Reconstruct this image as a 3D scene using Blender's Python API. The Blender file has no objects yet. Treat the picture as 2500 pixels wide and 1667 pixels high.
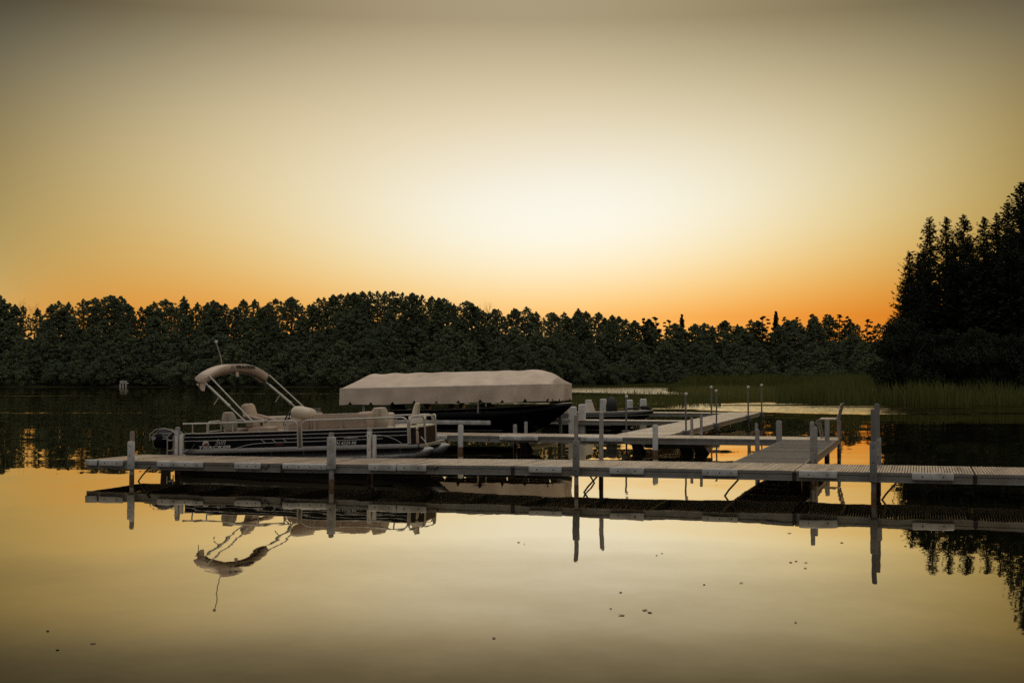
import bpy, bmesh, math, random
import numpy as np
from mathutils import Vector, Matrix
random.seed(7); RNG = np.random.default_rng(11)
R = math.radians
scene = bpy.context.scene
COL = scene.collection

# ------------------------------------------------------------------ camera
cam_d = bpy.data.cameras.new("camera"); cam = bpy.data.objects.new("camera", cam_d); COL.objects.link(cam)
cam.location = (0, 0, 2.0)
cam.rotation_euler = (R(90 + 1.588), 0, 0)
cam_d.sensor_width = 36.0; cam_d.lens = 47.5
cam_d.clip_start = 0.1; cam_d.clip_end = 9000
scene.camera = cam

# ------------------------------------------------------------------ dusk sky
world = bpy.data.worlds.new("World"); scene.world = world; world.use_nodes = True
wn = world.node_tree.nodes; wl = world.node_tree.links
wn.clear()
def lin(c):
    return tuple(((v/255+0.055)/1.055)**2.4 if v/255 > 0.04045 else v/255/12.92 for v in c)
def wnode(t, **k):
    n = wn.new(t)
    for a, b in k.items(): setattr(n, a, b)
    return n
def wmath(op, a, b=None, c=None):
    n = wnode("ShaderNodeMath", operation=op)
    for i, v in enumerate((a, b, c)):
        if v is None: continue
        if isinstance(v, (int, float)): n.inputs[i].default_value = v
        else: wl.new(v, n.inputs[i])
    return n.outputs[0]
SUN_AZ = R(2.6)                       # the sun has just gone down behind the trees, a little right of straight ahead
tc = wnode("ShaderNodeTexCoord"); sx = wnode("ShaderNodeSeparateXYZ"); wl.new(tc.outputs["Generated"], sx.inputs[0])
X, Y, Z = sx.outputs
elev = wmath("ARCSINE", wmath("MAXIMUM", wmath("MINIMUM", Z, 0.99999), 0.0))
hyp = wmath("SQRT", wmath("ADD", wmath("ADD", wmath("MULTIPLY", X, X), wmath("MULTIPLY", Y, Y)), 1e-8))
ca = wmath("DIVIDE", wmath("ADD", wmath("MULTIPLY", X, math.sin(SUN_AZ)), wmath("MULTIPLY", Y, math.cos(SUN_AZ))), hyp)
azim = wmath("ARCCOSINE", wmath("MAXIMUM", wmath("MINIMUM", ca, 1.0), -1.0))
pos = wmath("SQRT", wmath("DIVIDE", elev, math.pi/2))
sgn = wmath("SUBTRACT", wmath("MULTIPLY", X, 1.0), 0.0)
az = wmath("DIVIDE", wmath("ARCTAN2", X, Y), R(10))                     # tens of degrees right of straight ahead
ev = wmath("DIVIDE", elev, R(10))
ac = wmath("MAXIMUM", wmath("MINIMUM", az, 2.08), -2.08)
ec = wmath("MAXIMUM", wmath("MINIMUM", ev, 1.5), 0.26)
a2 = wmath("MULTIPLY", ac, ac); e2 = wmath("MULTIPLY", ec, ec)
mu = lambda p, q: wmath("MULTIPLY", p, q)
e3 = mu(e2, ec); a3 = mu(a2, ac); a4 = mu(a2, a2)
COEF = [(-0.1219, -2.0048, -5.3238), (0.0335, -0.1154, -0.3819), (-0.118, -0.5683, -1.3009), (0.7476, 7.6095, 18.6465), (-1.8767, -10.1494, -22.0035), (2.3551, 5.1661, 7.5894), (0.2295, 0.9419, 2.4409), (-0.1044, 0.3129, 0.5128), (-0.3348, -1.0941, -2.7794), (0.359, 0.5274, 1.4322), (-0.0439, -0.0734, -0.1603), (0.0313, 0.1408, 0.3252), (-1.6312, -0.7516, 1.5963), (-0.2482, -0.4219, -0.9312), (0.047, 0.0646, 0.124), (-0.1206, -0.3123, -0.6435), (0.1141, 0.3511, 0.8842), (0.3461, -0.173, -1.1096), (0.0652, 0.1482, 0.2978)]
TERMS = list(zip([1.0, ac, a2, ec, e2, e3, mu(ac, ec), mu(a2, ec), mu(ac, e2), mu(a2, e2), a3, a4, mu(e2, e2), mu(a2, e3), mu(a3, ec), mu(a4, ec), mu(ac, e3), mu(e2, e3), mu(a4, e2)], COEF))
cmb = wnode("ShaderNodeCombineXYZ")
for ch in range(3):                                                     # log-radiance of the afterglow as a smooth function of direction
    acc = TERMS[0][1][ch]
    for tm, co in TERMS[1:]: acc = wmath("MULTIPLY_ADD", tm, co[ch], acc)
    wl.new(wmath("EXPONENT", acc), cmb.inputs[ch])
glow = cmb.outputs[0]
def ramp(stops):
    n = wnode("ShaderNodeValToRGB"); cr = n.color_ramp; cr.interpolation = 'CARDINAL'
    while len(cr.elements) < len(stops): cr.elements.new(0.5)
    for e, (deg, c) in zip(cr.elements, stops):
        e.position = math.sqrt(deg/90.0); e.color = (*lin(c), 1)
    wl.new(pos, n.inputs[0]); return n.outputs[0]
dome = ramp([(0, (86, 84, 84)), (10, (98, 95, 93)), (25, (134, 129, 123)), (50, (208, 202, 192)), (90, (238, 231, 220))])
def smooth(v, a, b):
    n = wnode("ShaderNodeMapRange", interpolation_type='SMOOTHSTEP')
    wl.new(v, n.inputs[0]); n.inputs[1].default_value = R(a); n.inputs[2].default_value = R(b); return n.outputs[0]
def wmix(f, a, b):
    n = wnode("ShaderNodeMix", data_type='RGBA'); wl.new(f, n.inputs[0]); wl.new(a, n.inputs[6]); wl.new(b, n.inputs[7]); return n.outputs[2]
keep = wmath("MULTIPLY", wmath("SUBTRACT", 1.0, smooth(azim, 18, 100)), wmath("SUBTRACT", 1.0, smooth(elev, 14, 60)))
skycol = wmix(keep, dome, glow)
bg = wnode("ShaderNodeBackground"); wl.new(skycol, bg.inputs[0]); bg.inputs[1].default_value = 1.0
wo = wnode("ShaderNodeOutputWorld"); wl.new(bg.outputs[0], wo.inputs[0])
scene.view_settings.view_transform = 'Standard'; scene.view_settings.look = 'None'
scene.view_settings.exposure = 0.0; scene.view_settings.gamma = 1.0
scene.cycles.max_bounces = 6; scene.cycles.diffuse_bounces = 3; scene.cycles.glossy_bounces = 4
scene.cycles.transparent_max_bounces = 6; scene.cycles.caustics_reflective = False; scene.cycles.caustics_refractive = False
scene.cycles.use_denoising = False

# ------------------------------------------------------------------ dock frame: t runs along the main dock (to the right), v away from the camera
A = R(16.86); O = Vector((0, 24.4, 0))
def W(t, v, z=0): return Vector((O.x + t*math.cos(A) + v*math.sin(A), O.y - t*math.sin(A) + v*math.cos(A), z))

# ------------------------------------------------------------------ materials
def new_mat(name):
    m = bpy.data.materials.new(name); m.use_nodes = True; nt = m.node_tree
    return m, nt, nt.nodes["Principled BSDF"]
def mat(name, col, rough=0.6, metal=0.0, var=0.25, scale=6.0, bump=0.0, bscale=40.0, stretch=(1, 1, 1), spec=0.5, dirt=None, dirtscale=2.0):
    m, nt, p = new_mat(name); N, L = nt.nodes, nt.links
    tcn = N.new("ShaderNodeTexCoord"); mp = N.new("ShaderNodeMapping"); mp.inputs["Scale"].default_value = stretch
    L.new(tcn.outputs["Object"], mp.inputs[0])
    nz = N.new("ShaderNodeTexNoise"); nz.inputs["Scale"].default_value = scale; nz.inputs["Detail"].default_value = 6; nz.inputs["Roughness"].default_value = 0.65
    L.new(mp.outputs[0], nz.inputs["Vector"])
    mr = N.new("ShaderNodeMapRange"); mr.inputs[1].default_value = 0.28; mr.inputs[2].default_value = 0.72
    mr.inputs[3].default_value = 1-var; mr.inputs[4].default_value = 1+var; L.new(nz.outputs[0], mr.inputs[0])
    mx = N.new("ShaderNodeMix"); mx.data_type = 'RGBA'; mx.blend_type = 'MULTIPLY'; mx.inputs[0].default_value = 1
    mx.inputs[6].default_value = (*col, 1); L.new(mr.outputs[0], mx.inputs[7]); out = mx.outputs[2]
    if dirt:
        n2 = N.new("ShaderNodeTexNoise"); n2.inputs["Scale"].default_value = dirtscale; n2.inputs["Detail"].default_value = 5
        L.new(mp.outputs[0], n2.inputs["Vector"])
        m2 = N.new("ShaderNodeMapRange"); m2.inputs[1].default_value = 0.5; m2.inputs[2].default_value = 0.68; m2.inputs[4].default_value = 0.75; L.new(n2.outputs[0], m2.inputs[0])
        x2 = N.new("ShaderNodeMix"); x2.data_type = 'RGBA'; L.new(m2.outputs[0], x2.inputs[0]); L.new(out, x2.inputs[6]); x2.inputs[7].default_value = (*dirt, 1); out = x2.outputs[2]
    L.new(out, p.inputs["Base Color"])
    p.inputs["Roughness"].default_value = rough; p.inputs["Metallic"].default_value = metal; p.inputs["Specular IOR Level"].default_value = spec
    if bump:
        nb = N.new("ShaderNodeTexNoise"); nb.inputs["Scale"].default_value = bscale; nb.inputs["Detail"].default_value = 4; L.new(mp.outputs[0], nb.inputs["Vector"])
        b = N.new("ShaderNodeBump"); b.inputs["Strength"].default_value = bump; b.inputs["Distance"].default_value = 0.02
        L.new(nb.outputs[0], b.inputs["Height"]); L.new(b.outputs[0], p.inputs["Normal"])
    return m
def leaf_mat(name, col, col2, trans=0.15):
    m, nt, p = new_mat(name); N, L = nt.nodes, nt.links
    g = N.new("ShaderNodeNewGeometry"); oi = N.new("ShaderNodeObjectInfo")
    ad = N.new("ShaderNodeMath"); ad.operation = 'MULTIPLY_ADD'; L.new(g.outputs["Random Per Island"], ad.inputs[0]); ad.inputs[1].default_value = 0.55
    m2 = N.new("ShaderNodeMath"); m2.operation = 'MULTIPLY'; m2.inputs[1].default_value = 0.45; L.new(oi.outputs["Random"], m2.inputs[0]); L.new(m2.outputs[0], ad.inputs[2])
    mx = N.new("ShaderNodeMix"); mx.data_type = 'RGBA'; L.new(ad.outputs[0], mx.inputs[0]); mx.inputs[6].default_value = (*col, 1); mx.inputs[7].default_value = (*col2, 1)
    d = N.new("ShaderNodeBsdfDiffuse"); tr = N.new("ShaderNodeBsdfTranslucent"); s = N.new("ShaderNodeMixShader"); s.inputs[0].default_value = trans
    L.new(mx.outputs[2], d.inputs[0]); L.new(mx.outputs[2], tr.inputs[0]); L.new(d.outputs[0], s.inputs[1]); L.new(tr.outputs[0], s.inputs[2])
    L.new(s.outputs[0], N["Material Output"].inputs[0]); N.remove(p)
    return m
M = {}
M['alu'] = mat('weathered_aluminium', (.24, .235, .22), .45, .35, .22, 5, .15, 60, dirt=(.2, .17, .13), dirtscale=1.6)
M['rail'] = mat('fence_rail', (.52, .5, .45), .35, .45, .12, 8)
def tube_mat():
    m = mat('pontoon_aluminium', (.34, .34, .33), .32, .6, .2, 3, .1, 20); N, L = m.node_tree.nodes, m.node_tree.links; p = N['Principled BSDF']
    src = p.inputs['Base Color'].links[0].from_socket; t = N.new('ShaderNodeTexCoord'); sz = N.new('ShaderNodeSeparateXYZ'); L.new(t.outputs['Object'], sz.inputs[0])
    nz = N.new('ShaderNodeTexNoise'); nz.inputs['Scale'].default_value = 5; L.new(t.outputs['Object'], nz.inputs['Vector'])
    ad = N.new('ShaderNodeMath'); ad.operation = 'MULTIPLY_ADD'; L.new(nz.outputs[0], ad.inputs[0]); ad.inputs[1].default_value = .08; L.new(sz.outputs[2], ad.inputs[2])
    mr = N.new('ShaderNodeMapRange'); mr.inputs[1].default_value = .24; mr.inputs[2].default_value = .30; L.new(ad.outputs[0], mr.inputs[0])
    mx = N.new('ShaderNodeMix'); mx.data_type = 'RGBA'; L.new(mr.outputs[0], mx.inputs[0]); mx.inputs[6].default_value = (.03, .03, .02, 1); L.new(src, mx.inputs[7]); L.new(mx.outputs[2], p.inputs['Base Color'])  # darkens the tube's lower part: shade under the dock put into the colour
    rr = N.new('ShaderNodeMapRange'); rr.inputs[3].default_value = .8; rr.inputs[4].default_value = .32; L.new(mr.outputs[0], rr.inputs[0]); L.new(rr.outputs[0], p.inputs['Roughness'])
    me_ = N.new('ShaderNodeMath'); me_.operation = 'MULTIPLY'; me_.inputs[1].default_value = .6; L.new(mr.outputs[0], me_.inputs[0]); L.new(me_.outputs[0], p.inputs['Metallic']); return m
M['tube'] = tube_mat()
M['pvcdark'] = mat('grey_vinyl_sleeve', (.22, .215, .21), .55, 0, .2, 9, .1, 50, dirt=(.13, .12, .1), dirtscale=3)
M['pvc'] = mat('white_vinyl_bumper', (.58, .57, .55), .5, 0, .16, 9, .1, 50, dirt=(.3, .28, .25), dirtscale=3)
M['galv'] = mat('galvanised_pipe', (.27, .26, .255), .45, .3, .25, 12, .15, 60, dirt=(.24, .17, .12), dirtscale=4)
M['darkgalv'] = mat('dark_pole', (.13, .125, .12), .5, .3, .2, 12)
M['rust'] = mat('rusty_pipe', (.17, .1, .06), .8, 0, .4, 14, .3, 60)
M['black'] = mat('black_rubber', (.012, .012, .013), .55, 0, .2, 10)
M['darksteel'] = mat('dark_steel', (.03, .03, .032), .5, .4, .3, 10)
M['slat'] = mat('dock_decking', (.56, .44, .33), .38, 0, .35, 3, .25, 60, stretch=(6, .6, 1), spec=.6, dirt=(.22, .17, .13), dirtscale=.8)
M['mat'] = mat('grey_deck_mat', (.17, .148, .125), .6, 0, .3, 8, .35, 120)
M['plankpale'] = mat('pale_decking', (.68, .56, .44), .36, 0, .3, 2, .25, 60, stretch=(1, 5, 1), spec=.6)
M['panel'] = mat('black_gloss_panel', (.004, .005, .008), .45, 0, .2, 4, spec=.08)
M['stripe'] = mat('pale_stripe', (.5, .5, .48), .35, .3, .08, 8)
M['letter'] = mat('silver_letter', (.55, .55, .54), .4, .2, .06, 8)
M['emblem_red'] = mat('emblem_red', (.2, .035, .03), .5, 0, .1, 8)
M['canvas'] = mat('tan_canvas', (.72, .59, .48), .85, 0, .16, 2.2, .3, 90, spec=.2, dirt=(.5, .4, .31), dirtscale=.7)
M['canvasdark'] = mat('canvas_binding', (.16, .12, .1), .85, 0, .2, 5)
M['vinyl'] = mat('tan_vinyl', (.48, .36, .27), .42, 0, .14, 5, .12, 60)
M['vinylpale'] = mat('cream_vinyl', (.62, .54, .42), .42, 0, .12, 5, .12, 60)
M['carpet'] = mat('deck_carpet', (.1, .085, .07), .95, 0, .2, 30)
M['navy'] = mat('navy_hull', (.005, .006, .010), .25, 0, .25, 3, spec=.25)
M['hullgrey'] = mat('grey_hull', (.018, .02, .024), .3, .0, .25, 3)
M['gunwale'] = mat('gunwale_trim', (.42, .38, .28), .4, .2, .1, 6)
M['windshield'] = mat('smoked_windshield', (.18, .18, .17), .1, 0, .1, 4)
M['white'] = mat('white_gelcoat', (.66, .63, .58), .3, 0, .08, 4)
M['paleplank'] = mat('weathered_white_board', (.55, .53, .5), .8, 0, .25, 6)
M['bark'] = mat('dark_bark', (.06, .045, .035), .9, 0, .35, 5, .4, 20)
M['palebark'] = mat('pale_bark', (.3, .28, .25), .9, 0, .4, 5)
M['deadwood'] = mat('dead_wood', (.16, .1, .06), .9, 0, .3, 5)
M['leafA'] = leaf_mat('aspen_leaves', (.11, .14, .08), (.2, .23, .13))
M['leafB'] = leaf_mat('oak_leaves', (.09, .118, .07), (.175, .2, .12))
M['needle'] = leaf_mat('fir_needles', (.02, .026, .016), (.05, .058, .034), .05)
M['pineneedle'] = leaf_mat('pine_needles', (.016, .022, .012), (.04, .046, .026), .05)
M['reed'] = leaf_mat('reed_blades', (.035, .05, .014), (.16, .17, .055), .35)
M['grassfar'] = leaf_mat('marsh_grass', (.11, .115, .035), (.27, .25, .085), .4)
M['soil'] = mat('woodland_floor', (.03, .03, .018), 1, 0, .4, .3, spec=.1)
M['leafbit'] = mat('brown_leaf', (.2, .15, .08), .6, 0, .3, 30)

# water: dark body, sharp Fresnel reflection, slope field given directly as a normal
def water_mat():
    m, nt, p = new_mat('lake_water'); N, L = nt.nodes, nt.links
    N.remove(p)
    geo = N.new("ShaderNodeNewGeometry"); P = geo.outputs["Position"]
    def nz(scale, vecscale, det=2.0):
        mp = N.new("ShaderNodeMapping"); mp.inputs["Scale"].default_value = vecscale; L.new(P, mp.inputs[0])
        n = N.new("ShaderNodeTexNoise"); n.inputs["Scale"].default_value = scale; n.inputs["Detail"].default_value = det; L.new(mp.outputs[0], n.inputs["Vector"]); return n
    def vm(op, a, b):
        n = N.new("ShaderNodeVectorMath"); n.operation = op
        for i, v in enumerate((a, b)):
            if isinstance(v, tuple): n.inputs[i].default_value = v
            elif isinstance(v, (int, float)): n.inputs[3].default_value = v
            else:
                L.new(v, n.inputs[3] if (op == 'SCALE' and i == 1) else n.inputs[i])
        return n.outputs[0]
    def ma(op, a, b=None, c=None):
        n = N.new("ShaderNodeMath"); n.operation = op
        for i, v in enumerate((a, b, c)):
            if v is None: continue
            if isinstance(v, (int, float)): n.inputs[i].default_value = v
            else: L.new(v, n.inputs[i])
        return n.outputs[0]
    def sst(v, a, b, o0=0., o1=1.):
        n = N.new("ShaderNodeMapRange"); n.interpolation_type = 'SMOOTHSTEP'; L.new(v, n.inputs[0])
        n.inputs[1].default_value = a; n.inputs[2].default_value = b; n.inputs[3].default_value = o0; n.inputs[4].default_value = o1; return n.outputs[0]
    sp = N.new("ShaderNodeSeparateXYZ"); L.new(P, sp.inputs[0]); px, py = sp.outputs[0], sp.outputs[1]
    half = (.5, .5, .5)
    calm = vm('SCALE', vm('SUBTRACT', nz(1.1, (1, .8, 1)).outputs["Color"], half), .013)
    swell = vm('SCALE', vm('SUBTRACT', nz(.2, (.35, 1.3, 1), 2).outputs["Color"], half), .03)
    fine = vm('SCALE', vm('SUBTRACT', nz(6.0, (1, 1, 1), 1).outputs["Color"], half), .0035)
    # wind patches: broken streaks of small ripples far out
    st = nz(1.0, (.012, .085, 1), 3).outputs[0]
    streak = sst(st, .6, .66)
    far = sst(py, 62, 95)
    stm = ma('MULTIPLY', streak, far)
    def patch(cx, cy, rx, ry):
        a = ma('DIVIDE', ma('SUBTRACT', px, cx), rx); b = ma('DIVIDE', ma('SUBTRACT', py, cy), ry)
        return sst(ma('ADD', ma('MULTIPLY', a, a), ma('MULTIPLY', b, b)), .5, 1.0, 1., 0.)
    pt = ma('MAXIMUM', patch(25, 262, 24, 100), patch(29, 95, 19, 24))
    patches = ma('MULTIPLY', pt, ma('MAXIMUM', sst(nz(1.0, (.045, .17, 1), 4).outputs[0], .4, .52), sst(py, 170, 230)))
    rip = ma('MINIMUM', ma('ADD', ma('MULTIPLY', stm, .3), patches), 1.0)
    ripc = N.new("ShaderNodeSeparateXYZ"); L.new(vm('SUBTRACT', nz(2.2, (.5, 1.6, 1), 3).outputs["Color"], half), ripc.inputs[0])
    ripf = N.new("ShaderNodeCombineXYZ"); L.new(ripc.outputs[0], ripf.inputs[0]); L.new(ma('MULTIPLY', ma('ABSOLUTE', ripc.outputs[1]), -1.0), ripf.inputs[1])   # only facets turned to the viewer are seen at grazing angles
    ripn = vm('SCALE', vm('SCALE', ripf.outputs[0], 1.05), rip)
    mild = vm('SCALE', vm('SCALE', vm('SUBTRACT', nz(.9, (.6, 1.4, 1), 2).outputs["Color"], half), .022), far)
    tot = vm('ADD', vm('ADD', vm('ADD', calm, swell), vm('ADD', fine, mild)), ripn)
    flat = vm('MULTIPLY', tot, (1, 1, 0)); nn = vm('NORMALIZE', vm('ADD', flat, (0, 0, 1)), (0, 0, 0))
    fr = N.new("ShaderNodeFresnel"); fr.inputs[0].default_value = 1.333; L.new(nn, fr.inputs["Normal"])
    fac = ma('MAXIMUM', ma('MINIMUM', ma('MULTIPLY', ma('SUBTRACT', fr.outputs[0], .2), 2.9), .82), ma('MULTIPLY', ma('POWER', fr.outputs[0], 3.0), .98))
    gl = N.new("ShaderNodeBsdfGlossy"); gl.inputs["Roughness"].default_value = 0.012; L.new(nn, gl.inputs["Normal"]); gl.inputs[0].default_value = (1, .905, .72, 1)
    df = N.new("ShaderNodeBsdfDiffuse"); df.inputs[0].default_value = (.012, .012, .007, 1)
    mx = N.new("ShaderNodeMixShader"); L.new(fac, mx.inputs[0]); L.new(df.outputs[0], mx.inputs[1]); L.new(gl.outputs[0], mx.inputs[2])
    L.new(mx.outputs[0], N["Material Output"].inputs[0]); return m
M['water'] = water_mat()

# ------------------------------------------------------------------ mesh helpers
class MB:
    def __init__(s): s.v = []; s.f = []
    def add(s, vs, fs):
        o = len(s.v); s.v += [tuple(x) for x in vs]; s.f += [tuple(i+o for i in f) for f in fs]; return s
    def box(s, x0, x1, y0, y1, z0, z1):
        return s.add([(x0,y0,z0),(x1,y0,z0),(x1,y1,z0),(x0,y1,z0),(x0,y0,z1),(x1,y0,z1),(x1,y1,z1),(x0,y1,z1)],
                     [(0,3,2,1),(4,5,6,7),(0,1,5,4),(1,2,6,5),(2,3,7,6),(3,0,4,7)])
    def rbox(s, x0, x1, y0, y1, z0, z1, b=.02, seg=2, mtx=None):
        bm = bmesh.new(); bmesh.ops.create_cube(bm, size=1)
        for v in bm.verts: v.co = Vector(((x0+x1)/2+v.co.x*(x1-x0), (y0+y1)/2+v.co.y*(y1-y0), (z0+z1)/2+v.co.z*(z1-z0)))
        b = min(b, .49*min(x1-x0, y1-y0, z1-z0))
        bmesh.ops.bevel(bm, geom=bm.edges[:], offset=b, segments=seg, profile=.5, affect='EDGES')
        if mtx is not None: bmesh.ops.transform(bm, matrix=mtx, verts=bm.verts)
        bm.verts.index_update(); s.add([v.co[:] for v in bm.verts], [[v.index for v in f.verts] for f in bm.faces]); bm.free(); return s
    def cyl(s, p0, p1, r0, r1=None, n=12, caps=True):
        r1 = r0 if r1 is None else r1
        return s.rings([(p0, r0), (p1, r1)], n, caps)
    def rings(s, pts, n=12, caps=True, up=None):
        P = [Vector(p) for p, r in pts]; vs = []; fs = []
        prev = None
        for i, (p, r) in enumerate(pts):
            d = (P[min(i+1, len(P)-1)] - P[max(i-1, 0)])
            if d.length < 1e-9: d = Vector((0, 0, 1))
            d.normalize()
            ref = prev if prev is not None else (Vector((0, 0, 1)) if abs(d.z) < .9 else Vector((1, 0, 0)))
            a = (ref - d*ref.dot(d)).normalized(); b = d.cross(a); prev = a
            for k in range(n):
                an = 2*math.pi*k/n; q = P[i] + (a*math.cos(an)+b*math.sin(an))*r; vs.append(q[:])
        for i in range(len(pts)-1):
            for k in range(n):
                k2 = (k+1) % n; fs.append((i*n+k, i*n+k2, (i+1)*n+k2, (i+1)*n+k))
        if caps: fs.append(tuple(range(n-1, -1, -1))); fs.append(tuple((len(pts)-1)*n+k for k in range(n)))
        return s.add(vs, fs)
    def tube(s, path, r, n=8, caps=True): return s.rings([(p, r) for p in path], n, caps)
    def loft(s, secs, caps=True, closed=True):
        n = len(secs[0]); vs = [p for q in secs for p in q]; fs = []
        for i in range(len(secs)-1):
            for k in range(n if closed else n-1):
                k2 = (k+1) % n; fs.append((i*n+k, i*n+k2, (i+1)*n+k2, (i+1)*n+k))
        if caps and closed: fs.append(tuple(range(n-1, -1, -1))); fs.append(tuple((len(secs)-1)*n+k for k in range(n)))
        return s.add(vs, fs)
    def sphere(s, c, rx, ry=None, rz=None, n=12, m=8):
        ry = ry or rx; rz = rz or rx; secs = []
        for j in range(1, m):
            th = math.pi*j/m; secs.append([(c[0]+rx*math.sin(th)*math.cos(2*math.pi*k/n), c[1]+ry*math.sin(th)*math.sin(2*math.pi*k/n), c[2]-rz*math.cos(th)) for k in range(n)])
        return s.loft(secs)
    def build(s, name, material, parent=None, smooth=True, kind=None, label=None):
        me = bpy.data.meshes.new(name); me.from_pydata(s.v, [], s.f); me.validate()
        bm = bmesh.new(); bm.from_mesh(me); bmesh.ops.recalc_face_normals(bm, faces=bm.faces[:]); bm.to_mesh(me); bm.free()
        if smooth:
            me.shade_smooth(); me.set_sharp_from_angle(angle=R(38))
        return link(name, me, material, parent, kind, label)
def link(name, me, material, parent=None, kind=None, label=None):
    o = bpy.data.objects.new(name, me); COL.objects.link(o)
    if material is not None: me.materials.append(M[material] if isinstance(material, str) else material)
    if parent is not None: o.parent = parent
    if kind: o["kind"] = kind
    if label: o["label"] = label
    return o
def tag(o, label, cat, group=None):
    o["label"] = label; o["category"] = cat
    if group: o["group"] = group
    return o
def thing(name, label, cat, loc=(0, 0, 0), rot=(0, 0, 0), group=None):
    o = bpy.data.objects.new(name, None); COL.objects.link(o); o.empty_display_size = .2
    o.location = loc; o.rotation_euler = rot; return tag(o, label, cat, group)
def sub_empty(name, parent, loc=(0, 0, 0), rot=(0, 0, 0)):
    o = bpy.data.objects.new(name, None); COL.objects.link(o); o.parent = parent; o.location = loc; o.rotation_euler = rot; return o
def copy_tree(o, parent=None):
    c = o.copy(); COL.objects.link(c)
    if parent is not None: c.parent = parent
    for ch in o.children: copy_tree(ch, c)
    return c
def arc(c, r, a0, a1, n, ax):            # arc in the plane given by two axes
    u, w = ax; return [tuple(c[i]+r*(math.cos(a0+(a1-a0)*k/n)*u[i]+math.sin(a0+(a1-a0)*k/n)*w[i]) for i in range(3)) for k in range(n+1)]
def text_part(name, body, size, parent, loc, rotm, material, shear=0., bold=0., space=1., width=1.):
    cu = bpy.data.curves.new(name, 'FONT'); cu.body = body; cu.size = size; cu.shear = shear; cu.offset = bold; cu.space_character = space
    cu.extrude = .0015; cu.align_x = 'LEFT'; cu.resolution_u = 4
    tmp = bpy.data.objects.new(name+"_tmp", cu); COL.objects.link(tmp)
    dg = bpy.context.evaluated_depsgraph_get(); me = bpy.data.meshes.new_from_object(tmp.evaluated_get(dg))
    bpy.data.objects.remove(tmp); me.materials.clear()
    if width != 1: me.transform(Matrix.Diagonal((width, 1, 1, 1)))
    me.transform(rotm.to_4x4())
    o = link(name, me, material, parent); o.location = loc; return o
FACE_MY = Matrix(((1, 0, 0), (0, 0, -1), (0, 1, 0)))      # reads along +x, faces -y
FACE_PX = Matrix(((0, 0, 1), (1, 0, 0), (0, 1, 0)))       # reads along +y, faces +x

# ------------------------------------------------------------------ lake and shores
w = MB(); w.add([(-4000, -60, 0), (4000, -60, 0), (4000, 6000, 0), (-4000, 6000, 0)], [(0, 1, 2, 3)])
lake = w.build('lake_water', 'water', smooth=False, kind='structure'); lake["label"] = "calm lake mirroring the sunset sky"

def sstep(a, b, x): t = np.clip((x-a)/(b-a), 0, 1); return t*t*(3-2*t)
def shore_y(x): return 331 + 34*sstep(5, 22, x) + 3*math.sin(x*.045) + 1.6*math.sin(x*.21+1)
def far_h(x, y):
    d = y - shore_y(x)
    return -.4 + .9*sstep(0, 5, d) + 1.2*sstep(5, 12, d) + 6*sstep(12, 38, d) + 7*sstep(38, 100, d) + 5.5*math.exp(-((x+37)/30)**2)*sstep(8, 40, d)
def bank_y(x): return 116 + 2.5*math.sin(x*.3) - 5*sstep(38, 60, x) + 26*(1-sstep(24, 31, x))
def bank_h(x, y): return -.3 + .9*sstep(0, 7, y-bank_y(x)) + 1.0*sstep(7, 40, y-bank_y(x))
def terrain(name, xs, yfun, n, depth, hf, label, shear=0.):
    vs, fs = [], []; nx = len(xs)
    for j in range(n):
        q = (j/(n-1))**1.6
        for x in xs:
            y = yfun(x) + depth*q; vs.append((x, y, float(hf(x, y))))
    for j in range(n-1):
        for i in range(nx-1): fs.append((j*nx+i, j*nx+i+1, (j+1)*nx+i+1, (j+1)*nx+i))
    vs = [(x+shear*max(0., y-118), y, z) for x, y, z in vs]; b = MB(); b.add(vs, fs); o = b.build(name, 'soil', kind='structure'); o["label"] = label; return o
terrain('far_shore', np.linspace(-420, 420, 141), shore_y, 16, 420, far_h, "wooded ground rising behind the far shoreline")
terrain('marsh_bank', np.linspace(32, 170, 60), bank_y, 12, 160, bank_h, "low bank under the tall firs beside the reeds", .3)

# ------------------------------------------------------------------ leaf cards and trees
def quads_mesh(name, c, ax, bx):
    n = len(c); v = np.empty((n, 4, 3), np.float32); v[:, 0] = c-ax-bx; v[:, 1] = c+ax-bx; v[:, 2] = c+ax+bx; v[:, 3] = c-ax+bx
    me = bpy.data.meshes.new(name); me.vertices.add(n*4); me.vertices.foreach_set("co", v.ravel())
    me.loops.add(n*4); me.loops.foreach_set("vertex_index", np.arange(n*4, dtype=np.int32))
    me.polygons.add(n); me.polygons.foreach_set("loop_start", np.arange(0, n*4, 4, dtype=np.int32)); me.update(calc_edges=True); me.validate(); return me
def rand_frame(n, rng):
    a = rng.normal(size=(n, 3)); a /= np.linalg.norm(a, axis=1)[:, None]
    b = rng.normal(size=(n, 3)); b -= a*(a*b).sum(1)[:, None]; b /= np.linalg.norm(b, axis=1)[:, None]; return a, b
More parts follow.
